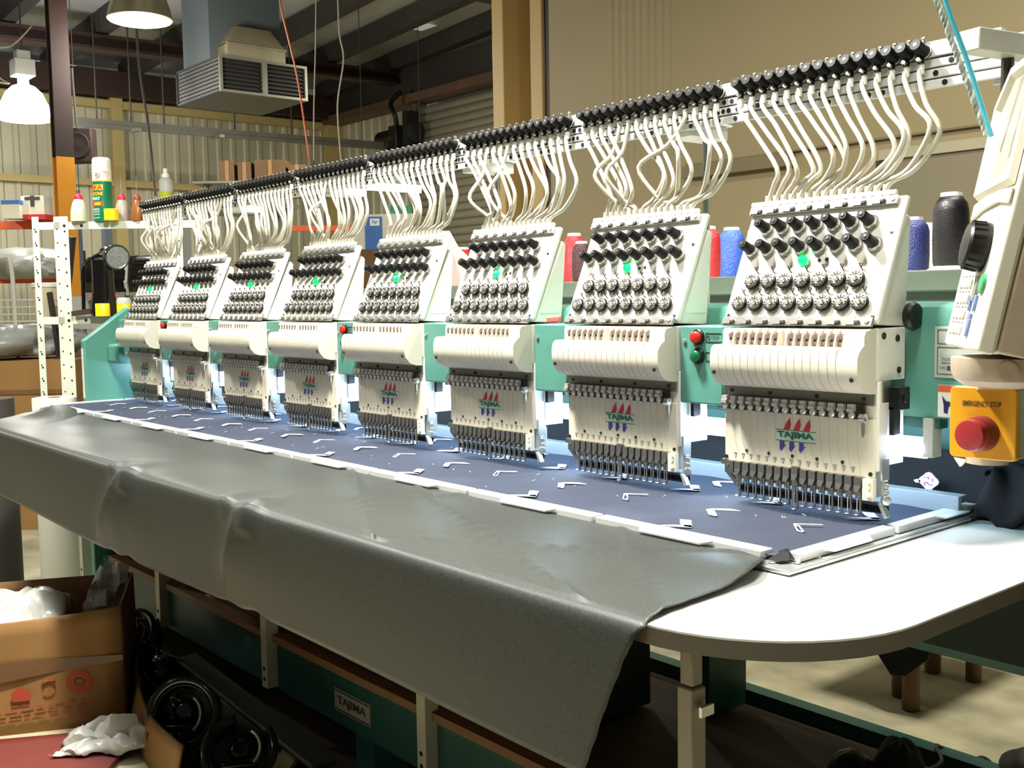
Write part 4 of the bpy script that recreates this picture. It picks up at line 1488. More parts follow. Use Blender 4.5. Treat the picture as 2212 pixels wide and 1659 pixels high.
cone('large black thread cone on a white base behind the first head', -0.061, 0.62, TH_BLACK, 0.0355, 0.148)
cone('navy blue thread cone between the first head and the white cone', -0.166, 0.66, TH_NAVY, 0.034, 0.12, base=False)
cone('white thread cone between the navy and black cones', -0.212, 0.80, TH_WHITE, 0.034, 0.115, base=False)
cone('amber yellow thread cone behind the black cone and control panel', -0.205, 1.06, TH_YEL, 0.036, 0.15, base=False)
cone('royal blue thread cone standing left of the first head', -0.822, 0.88, TH_BLUE, 0.036, 0.145, base=False)
cone('red thread cone squeezed between the second head and the blue cone', -0.772, 0.72, TH_RED, 0.032, 0.14, base=False)
cone('red thread cone standing behind the gap right of the third head', -1.452, 0.885, TH_RED, 0.036, 0.165, base=False)
cone('maroon thread cone in front of the red one, left of the second head', -1.31, 0.78, TH_MAR, 0.03, 0.13, base=False)
cone('red thread cone behind the gap right of the fourth head', -2.318, 1.10, TH_RED, 0.045, 0.165, base=False)
cone('white thread cone half hidden at the left edge of the first head', -0.612, 0.72, TH_WHITE, 0.03, 0.14, base=False)
b = MB()
pts = [(-2.36, 1.02, 1.262), (-2.20, 1.02, 1.262), (-2.24, 1.0, 1.39), (-2.29, 1.0, 1.42), (-2.35, 1.0, 1.49)]
b.slab(pts, (0.02, 0.05, 0))
tag(obj('plastic_bag', b, POLY), 'clear plastic bag sticking up beside the red cone right of the fourth head', 'bag')
# ================================================================== WORK TABLE
wt = thing('work_table', 'white laminate work table with rounded corner and grey edge in front of the machine', 'table', (0.0, -0.3, 0))
poly = [(-3.12, 0.32), (-3.12, -0.25), (-2.74, -0.585), (0.185, -0.585)]
for i in range(1, 13):
    t = PI / 2 * i / 12
    poly.append((0.19 + 0.225 * math.sin(t), -0.36 - 0.225 * math.cos(t)))
poly += [(0.418, 0.32)]
b = MB()
b.prism(poly, 'z', 0.8405, 0.843)
obj('table_top', b, TABLE, wt, smooth=30)
b = MB()
b.prism(poly, 'z', 0.8195, 0.8405)
obj('table_edge', b, TABLEE, wt, smooth=30)


def leg(x, y, w, z1, foot=True):
    b = MB()
    b.box(x, x + w, y, y + w, 0.77, z1)
    lg = obj('leg', b, mat('leg_grey_beige', (150, 140, 122), 0.45), wt, bevel=0.002)
    b = MB()
    b.box(x - 0.0025, x + w + 0.0025, y - 0.0025, y + w + 0.0025, 0.0, 0.768)
    obj('leg_sleeve', b, mat('leg_grey_beige', (150, 140, 122), 0.45), lg, bevel=0.002)
    b = MB()
    b.cyl((x + w, y + w / 2, 0.745), (x + w + 0.014, y + w / 2, 0.745), 0.006, 8)
    b.box(x + w + 0.012, x + w + 0.016, y + w / 2 - 0.012, y + w / 2 + 0.01, 0.739, 0.751)
    obj('wing_screw', b, CHROME, lg)


leg(0.226, -0.552, 0.019, 0.8195)
b = MB()
b.box(0.345, 0.358, 0.0, 0.02, 0.79, 0.8195)
b.lathe((0.352, 0.01, 0.795), (0, -1, 0), [(0.006, -0.012), (0.006, 0.02)], 8)
obj('clamp_screw', b, CHROME, wt)
# brackets from the table to the base beam
for i in range(4):
    x = -0.945 - 0.773 * i
    b = MB()
    b.box(x, x + 0.034, -0.118, -0.1145, 0.125, 0.8195)
    b.box(x + 0.0305, x + 0.034, -0.1145, -0.08, 0.125, 0.8195)
    br = obj('bracket', b, mat('bracket_off_white', (196, 192, 172), 0.45), wt)
    b = MB()
    for z in (0.15, 0.18):
        b.lathe((x + 0.015, -0.118, z), (0, -1, 0), [(0.006, 0), (0.006, 0.001)], 10)
    obj('bracket_hole', b, BLACKM, br)

# ================================================================== BORDER FRAME
fr = thing('border_frame', 'aluminium border frame with white clip strips stretched with navy cloth', 'embroidery frame', (0.0, 0, 0.843))
b = MB()
b.box(-3.07, 0.196, -0.295, -0.235, 0.8455, 0.851)
obj('front_bar', b, ALUP, fr, bevel=0.001)
b = MB()
b.box(0.14, 0.196, -0.2345, 0.34, 0.8455, 0.851)
b.box(0.187, 0.196, -0.206, 0.34, 0.851, 0.8535)
rbar = obj('side_bar', b, ALUP, fr, bevel=0.001)
b = MB()
b.box(-3.07, -3.01, -0.2345, 0.34, 0.8455, 0.851)
obj('side_bar', b, ALUP, fr, bevel=0.001)
b = MB()
for x, y in [(0.177, -0.2), (0.153, -0.274), (0.179, -0.252), (0.185, 0.285), (0.185, 0.31)]:
    b.lathe((x, y, 0.851), (0, 0, 1), [(0.0055, 0), (0.005, 0.0015), (0.0025, 0.0028)], 12)
obj('rivet', b, CHROME, fr)
# front clip strips
seg = 0.338
x1 = 0.132
i = 0
while x1 > -3.0:
    x0 = max(x1 - seg + 0.008, -3.03)
    b = MB()
    b.box(x0, x1, -0.27, -0.243, 0.852, 0.864)
    cs_ = obj('clip_strip', b, ALU, fr, bevel=0.0015)
    if x1 - x0 > 0.25:
        xa, xb_ = x0 + 0.10, x1 - 0.085
        b = MB()
        b.slab([(xa, -0.271, 0.8615), (xb_, -0.271, 0.8615), (xb_ - 0.012, -0.286, 0.859), (xa + 0.012, -0.286, 0.859)], (0, 0, 0.0025))
        obj('clip_tab', b, ALU, cs_)
    x1 = x0 - 0.008
for y0, y1 in [(-0.246, 0.0), (0.01, 0.268)]:
    for side in (0, 1):
        b = MB()
        xa, xb_ = (0.158, 0.18) if side == 0 else (-3.05, -3.028)
        b.box(xa, xb_, y0, y1, 0.852, 0.864)
        cs_ = obj('clip_strip', b, ALU, fr, bevel=0.0015)
        if side == 0:
            b = MB()
            ya, yb = (y0 + 0.05, y1 - 0.075) if y0 < -0.1 else (y0 + 0.11, y1 - 0.05)
            b.slab([(0.181, ya, 0.8615), (0.181, yb, 0.8615), (0.194, yb - 0.012, 0.859), (0.194, ya + 0.012, 0.859)], (0, 0, 0.0025))
            obj('clip_tab', b, ALU, cs_)
b = MB()
b.box(-3.03, 0.185, 0.186, 0.196, 0.8545, 0.885)
b.box(-3.03, 0.185, 0.186, 0.215, 0.884, 0.8865)
obj('rear_bar', b, mat('grey_blue_frame_bar', (150, 160, 162), 0.4), fr, bevel=0.001)

# ================================================================== NAVY CLOTH WITH CHEVRONS
cl = thing('navy_cloth', 'navy blue cloth stretched in the frame with white embroidered chevrons', 'cloth', (-1.4, 0, 0.857))
b = MB()
b.grid(lambda u, v: (-3.03 + 3.195 * u, -0.262 + 0.5 * v, 0.8585 + 0.0012 * math.sin(u * 60 + v * 7) * math.sin(v * PI) + 0.0008 * math.sin(u * 190 - v * 9)), 160, 20)
obj('cloth', b, NAVY, cl, smooth=60, solid=0.001)


def zc(x, y):
    return 0.8612


def chevron(x, y, d, outline):
    """x, y: the corner; d = +1 opens to +x, -1 opens to -x"""
    b = MB()

    def P(a, c):
        return (x + d * a, y + c, zc(0, 0))
    if not outline:
        b.slab([P(0, 0), P(0.049, 0.029), P(0.027, 0.031), P(0.004, 0.012)] if d > 0 else [P(0, 0), P(0.05, -0.028), P(0.035, -0.008), P(0.012, 0.012)], (0, 0, 0.0012))
        if d > 0:
            b.slab([P(0, 0), P(0.012, -0.012), P(0.024, -0.006), P(0.012, 0.006)], (0, 0, 0.0012))
            b.slab([P(0.0135, -0.0135), P(0.029, -0.029), P(0.046, -0.031), P(0.045, -0.027), P(0.0255, -0.0075)], (0, 0, 0.0012))
        else:
            b.slab([P(0, 0), P(0.016, 0.018), P(0.034, 0.011), P(0.012, -0.004)], (0, 0, 0.0012))
            b.slab([P(0.0175, 0.0195), P(0.036, 0.04), P(0.054, 0.033), P(0.0355, 0.0125)], (0, 0, 0.0012))
    else:
        b.slab([P(0, 0), P(0.037, 0.027), P(0.032, 0.028), P(-0.002, 0.004)], (0, 0, 0.0012))
        q = [P(0.002, 0), P(0.031, -0.033), P(0.041, -0.032), P(0.012, -0.002)]
        for i in range(4):
            b.bar(q[i], q[(i + 1) % 4], 0.0022, 0.0014)
    obj('chevron', b, STITCH, cl, smooth=0)


P_ = 0.3675
for k in range(9):
    x = -0.116 - P_ * k
    if x > -2.95:
        chevron(x, -0.088, 1, False)
    if x + 0.17 < 0.1:
        chevron(x + 0.17 if k else 0.054, -0.083, 1, True)
    xs = -0.04 - P_ * k
    if xs > -2.9:
        chevron(xs, -0.214, -1, False)
    xe = 0.132 - P_ * k
    if xe > -2.9:
        chevron(xe, 0.04, -1, False)
    if xe - 0.18 > -2.9:
        chevron(xe - 0.185, 0.04, -1, False)
    if x - 0.1 > -2.9:
        chevron(x + 0.02, 0.128, 1, False)
        chevron(x - 0.165, 0.13, 1, False)
rg = random.Random(12)
b = MB()
for k in range(70):
    x = rg.uniform(-2.95, 0.1)
    y = rg.uniform(-0.23, 0.1)
    t = rg.choice((2.0, 2.3, 2.5, 2.6))
    l = rg.uniform(0.01, 0.02)
    b.bar((x, y, 0.8607), (x + l * math.cos(t), y + l * math.sin(t), 0.8607), 0.0007, 0.0006)
o = obj('loose_stitches', b, STITCH, cl, smooth=0)
o['kind'] = 'stuff'
# black cloth bunched behind the frame
b = MB()


def bc(u, v):
    x = -3.0 + 3.27 * u
    t = v
    y = 0.135 + 0.02 * math.sin(u * 40) + 0.14 * t ** 1.3 + 0.025 * math.sin(u * 23 + 1) * math.sin(PI * t)
    z = 0.945 - 0.095 * t ** 0.8 + 0.012 * math.sin(u * 31) * math.sin(PI * t) + 0.014 * math.sin(PI * min(1, t * 1.6))
    y = 0.30 - (y - 0.135) * 0.45
    return (x, y, z)


b.grid(bc, 150, 16)
bcl = thing('black_cloth', 'black cloth hanging in folds behind the frame below the light tube', 'cloth', (-1.4, 0.25, 0.86))
obj('cloth', b, BLKCLOTH, bcl, smooth=60, solid=0.002)
b = MB()


def cr_(x, z):
    return (x, 0.248, z)


pts = []
for i in range(20):
    t = 2 * PI * i / 20
    r = 0.016 * (1 + 0.12 * math.cos(4 * t))
    pts.append(cr_(0.099 + r * 1.05 * math.cos(t), 0.894 + r * 0.9 * math.sin(t)))
b.slab(pts, (0, 0.003, 0))
b.slab([cr_(0.071, 0.893), cr_(0.077, 0.8955), cr_(0.084, 0.894), cr_(0.084, 0.890), cr_(0.075, 0.889)], (0, 0.003, 0))
obj('emblem_patch', b, STITCH, bcl, smooth=0)
b = MB()
for x, z, w_, h_ in [(0.046, 0.898, 0.008, 0.0016), (0.0535, 0.895, 0.0016, 0.006), (0.048, 0.889, 0.006, 0.0016), (0.046, 0.884, 0.0016, 0.006), (0.054, 0.886, 0.007, 0.0016), (0.061, 0.892, 0.0016, 0.006)]:
    b.box(x + 0.045, x + 0.045 + w_, 0.2465, 0.248, z + 0.002, z + 0.002 + h_)
obj('emblem_stitching', b, mat('pink_thread', (206, 120, 170), 0.5), bcl, smooth=0)
b = MB()
b.grid(lambda u, v: (0.2 + 0.16 * u + 0.02 * math.sin(7 * v), 0.2 + 0.13 * v, 0.848 + 0.09 * math.sin(PI * min(1, v * 1.2)) ** 0.7 * (1 - 0.35 * u) + 0.012 * math.sin(u * 14 + v * 9)), 24, 24)
obj('bunched_fold', b, BLKCLOTH, bcl, smooth=60, solid=0.002)

# ================================================================== CHARCOAL BACKING SHEET
prof = [(-0.262, 0.8525), (-0.275, 0.8545), (-0.295, 0.8545), (-0.32, 0.851), (-0.36, 0.8485), (-0.42, 0.848), (-0.50, 0.848), (-0.55, 0.848), (-0.575, 0.8475), (-0.588, 0.845), (-0.596, 0.838), (-0.5995, 0.826), (-0.6005, 0.80), (-0.601, 0.76), (-0.601, 0.72), (-0.6, 0.68), (-0.6, 0.64)]
prof = [(p.x, p.y) for p in catmull([(a, c, 0) for a, c in prof], 3)]
edge = [(0, 0.128), (0.12, 0.152), (0.25, 0.182), (0.36, 0.19), (0.5, 0.203), (0.6, 0.209), (0.72, 0.193), (1.0, 0.118)]


def edgex(v):
    for (a, x0), (c, x1) in zip(edge, edge[1:]):
        if v <= c:
            return x0 + (x1 - x0) * (v - a) / (c - a)
    return edge[-1][1]


rg = random.Random(9)
jag = [rg.uniform(-0.0012, 0.0012) for _ in range(64)]


def sheet(u, v):
    k = v * (len(prof) - 1)
    i = min(int(k), len(prof) - 2)
    y = prof[i][0] + (prof[i + 1][0] - prof[i][0]) * (k - i)
    z = prof[i][1] + (prof[i + 1][1] - prof[i][1]) * (k - i)
    xr = edgex(v) + jag[int(v * 60)]
    xl = -3.06 + 0.42 * max(0.0, min(1.0, (-0.27 - y) / 0.33))
    x = xl + (xr - xl) * u
    hang = max(0.0, min(1.0, (0.84 - z) / 0.2))
    top = 1.0 if y > -0.58 else 0.0
    ed = math.exp(-((y + 0.588) / 0.02) ** 2) if z > 0.8 else 0
    # creases that start at the table edge and run down
    for xc, a in ((-1.415, 1.0), (-0.815, 0.85)):
        dxx = x - xc + 0.17 * hang * (1 if xc < -1 else 0.5)
        s = math.exp(-dxx / 0.16) if dxx > 0 else math.exp(dxx / 0.025)
        y -= a * 0.022 * s * math.sin(PI * min(1, hang * 0.9 + 0.12)) * (1 if hang > 0 else 0.0)
        dd = x - xc
        z += a * 0.011 * (math.exp(-((dd - 0.04) / 0.035) ** 2) + 0.6 * math.exp(-((dd + 0.07) / 0.03) ** 2)) * math.exp(-((y + 0.575) / 0.05) ** 2)
        y -= a * 0.010 * (math.exp(-((dd - 0.035) / 0.03) ** 2) + 0.5 * math.exp(-((dd + 0.06) / 0.03) ** 2)) * ed
    z += top * 0.0028 * (1.5 + math.sin(x * 5.1 + y * 17) + 0.6 * math.sin(x * 11.3 - y * 23)) * math.sin(PI * min(1, max(0, (y + 0.6) / 0.31)))
    z += 0.005 * (1 - hang) * math.exp(-((x + 0.62 + (y + 0.45) * 1.8) / 0.012) ** 2) * top
    z += 0.004 * (1 - hang) * math.exp(-((x + 0.25 + (y + 0.45) * 2.6) / 0.014) ** 2) * top
    z += 0.004 * (1 - hang) * math.exp(-((x + 0.10 - (y + 0.40) * 1.5) / 0.014) ** 2) * top
    z += 0.012 * max(0.0, min(1.0, (x + 0.02) / 0.18)) ** 1.5 * math.exp(-((y + 0.34) / 0.05) ** 2) * top
    z += 0.0035 * (1 - hang) * math.exp(-((x - 0.02 + (y + 0.4) * 1.2) / 0.012) ** 2) * top
    z += 0.003 * (1 - hang) * math.exp(-((x + 0.68 - (y + 0.45) * 0.7) / 0.02) ** 2) * top
    y -= hang * 0.008 * math.sin(x * 3.7 + 1.0)
    # far left corner is lifted
    if u < 0.12:
        z += 0.03 * math.sin(PI * min(1, (0.12 - u) / 0.1)) * top * math.exp(-((y + 0.33) / 0.08) ** 2)
    return (x, y, z)


b = MB()
b.grid(sheet, 360, 60)
tag(obj('backing_sheet', b, BACKING, smooth=70, solid=0.0008), 'charcoal nonwoven backing sheet draped over the front edge of the table', 'sheet')
b = MB()
c0 = Vector((0.162, -0.268, 0.853))
b.slab([c0 + Vector((-0.018, -0.002, 0.001)), c0 + Vector((0.001, -0.004, 0.001)), c0 + Vector((0.010, 0.008, 0.001)), c0 + Vector((0.003, 0.014, 0.013)), c0 + Vector((-0.006, 0.010, 0.011))], (0, 0.001, 0.0015))
b.slab([c0 + Vector((-0.010, 0.010, 0.011)), c0 + Vector((0.002, 0.015, 0.016)), c0 + Vector((0.014, 0.013, 0.003)), c0 + Vector((0.008, 0.012, 0.005)), c0 + Vector((0.001, 0.011, 0.010))], (0, 0.001, 0.0015))
tag(obj('fabric_scrap', b, BLKCLOTH), 'torn dark cloth corner curled on the frame corner', 'cloth scrap')

# ================================================================== CONTROL PANEL
cp = thing('control_panel', 'ivory operator control panel with screen and black dial at the right edge', 'control panel', (0.36, -0.17, 1.1))
BL = Vector((0.30203479, -0.09417588, 1.1500159))
wv = Vector((math.cos(math.radians(308)), math.sin(math.radians(308)), 0))
nh = Vector((wv.y, -wv.x, 0))
tl = math.radians(12)
uv = -nh * math.sin(tl) + Vector((0, 0, math.cos(tl)))
nv = nh * math.cos(tl) + Vector((0, 0, math.sin(tl)))
W, H, D = 0.2, 0.37, 0.105


def cpt(u, v, d=0.0):
    return BL + wv * u + uv * v + nv * d


body = MB()
front = [(0, 0), (W, 0), (W, H), (0.05, H), (0.0, H - 0.045)]
body.slab([cpt(u, v, 0) for u, v in front], tuple(nv * -0.022))
obj('front_shell', body, PANELP, cp, bevel=0.005)
body = MB()
body.slab([cpt(u, v, -0.0225) for u, v in [(0.004, 0.003), (W - 0.002, 0.003), (W - 0.002, H - 0.004), (0.052, H - 0.004), (0.004, H - 0.047)]], tuple(nv * -0.045))
body.slab([cpt(u, v, -0.068) for u, v in [(0.015, 0.012), (W - 0.012, 0.012), (W - 0.012, H - 0.03), (0.06, H - 0.03), (0.015, H - 0.06)]], tuple(nv * -0.05))
obj('rear_shell', body, PANELS, cp, bevel=0.005)
b = MB()
# raised bezel round the screen
o_ = [(0.006, 0.195), (W - 0.006, 0.20), (W - 0.006, H - 0.006), (0.052, H - 0.006), (0.006, H - 0.05)]
i_ = [(0.024, 0.215), (W - 0.03, 0.222), (W - 0.03, H - 0.025), (0.062, H - 0.025), (0.024, H - 0.06)]
n = len(o_)
vs = [tuple(cpt(u, v, 0.001)) for u, v in o_] + [tuple(cpt(u, v, 0.009)) for u, v in [(0.010, 0.2), (W - 0.010, 0.205), (W - 0.010, H - 0.01), (0.054, H - 0.01), (0.010, H - 0.052)]] + [tuple(cpt(u, v, 0.009)) for u, v in [(0.02, 0.21), (W - 0.025, 0.217), (W - 0.025, H - 0.02), (0.06, H - 0.02), (0.02, H - 0.057)]] + [tuple(cpt(u, v, 0.0015)) for u, v in i_]
fs = []
for r in range(3):
    for k in range(n):
        fs.append((r * n + k, r * n + (k + 1) % n, (r + 1) * n + (k + 1) % n, (r + 1) * n + k))
b.add(vs, fs)
obj('screen_bezel', b, PANELP, cp)
b = MB()
b.slab([cpt(u, v, 0.001) for u, v in i_], tuple(nv * 0.0008))
obj('screen', b, SCREEN, cp, smooth=0)
b = MB()
b.slab([cpt(u, v, 0.0005) for u, v in [(0.004, 0.168), (0.06, 0.178), (0.14, 0.182), (W - 0.004, 0.176), (W - 0.004, 0.196), (0.14, 0.198), (0.06, 0.196), (0.004, 0.19)]], tuple(nv * 0.004))
obj('bezel_lip', b, PANELP, cp, bevel=0.0015)
b = MB()
b.lathe(cpt(0.115, 0.128, 0), nv, [(0.031, 0), (0.031, 0.006), (0.029, 0.022), (0.026, 0.025), (0.01, 0.026)], 28)
for k in range(18):
    t = 2 * PI * k / 18
    b.bar(cpt(0.115 + 0.0305 * math.cos(t), 0.128 + 0.0305 * math.sin(t), 0.006), cpt(0.115 + 0.0292 * math.cos(t), 0.128 + 0.0292 * math.sin(t), 0.022), 0.003, 0.003)
obj('jog_dial', b, BLACKP, cp)
b = MB()
b.lathe(cpt(0.155, 0.082, 0), nv, [(0.0125, 0), (0.012, 0.004), (0.008, 0.005)], 20)
obj('start_key', b, mat('panel_green_key', (62, 140, 96), 0.4), cp)
b = MB()
b.slab([cpt(u, v, 0.0) for u, v in [(0.118, 0.062), (0.134, 0.062), (0.134, 0.092), (0.118, 0.092)]], tuple(nv * 0.004))
obj('dark_key', b, GREYM, cp, bevel=0.001)
BK = mat('panel_blue_key', (110, 130, 176), 0.4)
for u, v, w_, h_ in [(0.108, 0.048, 0.008, 0.02), (0.135, 0.048, 0.008, 0.02), (0.12, 0.06, 0.014, 0.008), (0.12, 0.037, 0.014, 0.008), (0.125, 0.016, 0.01, 0.022)]:
    b = MB()
    b.slab([cpt(u, v, 0), cpt(u + w_, v, 0), cpt(u + w_, v + h_, 0), cpt(u, v + h_, 0)], tuple(nv * 0.0035))
    obj('arrow_key', b, BK, cp, bevel=0.001)
KEYM = mat('panel_white_key', (214, 212, 200), 0.45)
for r in range(4):
    for c in range(4):
        b = MB()
        u, v = 0.022 + c * 0.0185, 0.018 + r * 0.02
        b.slab([cpt(u, v, 0), cpt(u + 0.0135, v, 0), cpt(u + 0.0135, v + 0.011, 0), cpt(u, v + 0.011, 0)], tuple(nv * 0.003))
        key = obj('key', b, KEYM, cp, bevel=0.001)
        b = MB()
        b.slab([cpt(u + 0.003, v + 0.014, 0.0004), cpt(u + 0.011, v + 0.014, 0.0004), cpt(u + 0.011, v + 0.0152, 0.0004), cpt(u + 0.003, v + 0.0152, 0.0004)], tuple(nv * 0.0003))
        obj('key_mark', b, INK, key, smooth=0)
b = MB()
hc = BL + wv * 0.10 - nv * 0.055
for u in (0.5, 1.5):
    pass
b.lathe(hc + Vector((0, 0, -0.036)), (0, 0, 1), [(0.046, 0), (0.058, 0.008), (0.062, 0.02), (0.062, 0.036)], 24)
b.lathe(hc + Vector((0.03, -0.053, -0.014)), (0.5, -1, 0), [(0.012, 0), (0.012, 0.004), (0.009, 0.0045), (0.002, 0.003)], 16)
obj('swivel_base', b, PANELS, cp)
b = MB()
b.cyl((0.325, -0.01, 0.98), (0.325, -0.01, 1.09), 0.028, 16)
b.bar((0.325, -0.01, 1.09), tuple(hc + Vector((0, 0, -0.03))), 0.05, 0.02)
obj('mount_post', b, PANELS, cp)

es = thing('emergency_stop', 'yellow emergency stop box with red mushroom button below the control panel', 'switch box', (0.37, -0.1, 1.0))
ex = Vector((0.0915, -0.003, 0.0015))
e0 = Vector((0.3155, -0.1, 0.9985))
en = Vector((-0.04, -0.999, 0)).normalized()
eu = Vector((0.0, 0, 0.0955))


def ep_(u, v, d=0):
    return e0 + ex * u + eu * v + en * d


b = MB()
r = 0.07
pts = []
for cu_, cv_, a0 in [(1 - r, 1 - r, 0), (r, 1 - r, 90), (r, r, 180), (1 - r, r, 270)]:
    for k in range(5):
        t = math.radians(a0 + 22.5 * k)
        pts.append(ep_(cu_ + r * math.cos(t), cv_ + r * math.sin(t)))
b.slab(pts, tuple(en * -0.012))
obj('yellow_face', b, YELLOW, es, bevel=0.0015)
b = MB()
b.slab([ep_(0.02, 0.02, -0.0125), ep_(0.98, 0.02, -0.0125), ep_(0.98, 0.98, -0.0125), ep_(0.02, 0.98, -0.0125)], tuple(en * -0.055))
obj('box_body', b, GREYP, es, bevel=0.002)
b = MB()
text_mb(b, 'EMERGENCY  STOP', 0.58, 0.075, lambda a, c: tuple(ep_(0.2 + a, 0.735 + c, 0.0005)), bold=0.02)
obj('lettering', b, mat('print_brown', (70, 52, 22), 0.6), es, smooth=0)
b = MB()
b.lathe(ep_(0.5, 0.36), en, [(0.024, 0), (0.023, 0.012), (0.022, 0.02)], 24, 0)
obj('button_collar', b, mat('dark_red_collar', (110, 34, 34), 0.45), es)
b = MB()
b.lathe(ep_(0.5, 0.36, 0.018), en, [(0.018, 0), (0.0215, 0.002), (0.0215, 0.012), (0.0195, 0.0155), (0.012, 0.017)], 28)
obj('mushroom_button', b, ESTOP, es)
b = MB()
b.slab([ep_(0.07, -0.01), ep_(0.27, -0.03), ep_(0.17, -0.14)], (0, 0.006, 0))
obj('bent_bracket', b, PANELP, es)

# braided rope and cyan hose hanging by the panel
p0, p1 = Vector((0.306, -0.186, 1.66)), Vector((0.373, -0.128, 1.42))
b = MB()
N = 64
for s_ in range(3):
    pts = []
    ax = (p1 - p0).normalized()
    a = ax.orthogonal().normalized()
    c = ax.cross(a)
    for k in range(N + 1):
        t = k / N * 2 * PI * 11 + s_ * 2 * PI / 3
        pts.append(p0 + (p1 - p0) * k / N + (a * math.cos(t) + c * math.sin(t)) * 0.0022)
    b.tube(pts, 0.0022, 6, 0 if s_ else 1)
tag(obj('braided_rope', b, [ROPEM, mat('pale_braid_strand', (206, 208, 198), 0.7)]), 'grey and white braided rope hanging by the control panel', 'rope')
cord('cyan_hose', 'cyan hose hanging beside the braided rope', [(0.345, -0.21, 1.66), (0.352, -0.205, 1.59), (0.376, -0.185, 1.50), (0.402, -0.175, 1.41)], 0.0032, CYAN)

# far right: casing and dark rail beyond the table
rc = thing('side_cabinet', 'teal side cabinet and dark rail behind the stop box at the right edge', 'cabinet', (0.5, 0.4, 0.8))
b = MB()
b.box(0.24, 0.75, 0.30, 0.5, 0.88, 0.94)
obj('casing', b, TEAL, rc, bevel=0.004)
b = MB()
b.box(0.2, 0.75, 0.285, 0.3, 0.846, 0.875)
b.box(0.2, 0.75, 0.275, 0.285, 0.846, 0.855, 1)
obj('slide_rail', b, [BLACKP, GREYM], rc)
# ================================================================== UNDER AND BEHIND THE TABLE (right)
sl_ = thing('wooden_stool', 'wooden stool with a black cloth hanging over it behind the machine', 'stool', (-0.55, 1.45, 0))
LEGB = mat('stool_leg_brown', (104, 72, 34), 0.5, nscale=12, namt=0.2)
for x, y, w_ in [(-0.62, 1.44, 0.03), (-0.545, 1.36, 0.026), (-0.535, 1.72, 0.024), (-0.66, 1.7, 0.026)]:
    b = MB()
    b.cyl((x, y, 0), (x, y, 0.5), w_, 12)
    obj('leg', b, LEGB, sl_)
b = MB()
b.box(-0.72, -0.46, 1.3, 1.8, 0.5, 0.53)
obj('seat', b, LEGB, sl_)
b = MB()
b.slab([(-0.74, 1.315, 0.54), (-0.43, 1.315, 0.54), (-0.47, 1.315, 0.18), (-0.53, 1.30, 0.12), (-0.57, 1.29, 0.115), (-0.65, 1.31, 0.19)], (0, 0.012, 0))
b.box(-0.74, -0.43, 1.3, 1.8, 0.53, 0.545)
tag(obj('draped_cloth', b, BLKCLOTH), 'black cloth hanging to a point over the wooden stool', 'cloth')
lump('cloth_bundle', 'smooth dark bundle on the floor at the bottom edge, left of the other', 'bundle', (-0.335, 0.715, 0.06), (0.062, 0.06, 0.075), BLACKP, 31, amp=0.04)
lump('cloth_bundle', 'lumpy black bundle with a cord on the floor at the bottom edge', 'bundle', (-0.245, 0.775, 0.085), (0.06, 0.055, 0.09), BLKCLOTH, 37, amp=0.12)
cord('floor_cable', 'thin dark cord lying on the floor from the black bundle', [(-0.20, 0.80, 0.10), (-0.25, 0.98, 0.055), (-0.30, 1.05, 0.06), (-0.255, 1.10, 0.012), (-0.22, 1.13, 0.03), (-0.19, 1.15, 0.008), (-0.12, 1.14, 0.008)], 0.005, DCORD)
lump('cloth_bundle', 'dark rounded bundle in the bottom right corner', 'bundle', (-0.08, 1.08, 0.05), (0.07, 0.06, 0.06), DARKST, 41, amp=0.06)

# ================================================================== LEFT: SHELF UNIT WITH THINGS ON IT
sh = thing('shelf_unit', 'off-white slotted angle shelf unit at the far end of the machine', 'shelf', (-3.67, 0.1, 0))
sd = Vector((0.62, 0.785, 0)).normalized()     # along the front
sk = Vector((-0.785, 0.62, 0))                 # into depth
S0 = Vector((-3.668, -0.002, 0))
LW = 0.6


def shp(u, d, z):
    return S0 + sd * u + sk * d + Vector((0, 0, z))


sx0 = Vector((-3.742, -0.093, 0))              # back left post seen left of the front one
side = (sx0 - S0)
posts = [(S0, sd, side.normalized()), (sx0, sd, -side.normalized()), (S0 + sd * LW, -sd, side.normalized()), (sx0 + sd * LW, -sd, -side.normalized())]
hole = MB()
for i, (p, a, c) in enumerate(posts):
    w_ = 0.034 if i != 1 else 0.028
    b = MB()
    nn = a.cross(Vector((0, 0, 1)))
    b.slab([p, p + a * w_, p + a * w_ + Vector((0, 0, 1.6)), p + Vector((0, 0, 1.6))], tuple(nn * 0.002))
    b.slab([p, p + c * w_ * 0.8, p + c * w_ * 0.8 + Vector((0, 0, 1.6)), p + Vector((0, 0, 1.6))], tuple(c.cross(Vector((0, 0, 1))) * 0.002))
    po = obj('post', b, SHELFW, sh)
    b = MB()
    for k in range(26):
        z = 0.1 + k * 0.0575
        for s__ in (-1, 1):
            b.lathe(p + a * w_ * 0.55 + nn * (0.0022 * s__ + 0.001) + Vector((0, 0, z)), nn * s__, [(0.0038, 0), (0.0038, 0.0006)], 8)
        nc = c.cross(Vector((0, 0, 1)))
        for s__ in (-1, 1):
            b.lathe(p + c * w_ * 0.4 + nc * (0.0022 * s__ + 0.001) + Vector((0, 0, z + 0.01)), nc * s__, [(0.003, 0), (0.003, 0.0006)], 8)
    ho = obj('slot_holes', b, BLACKM, po)
    ho['kind'] = 'stuff'
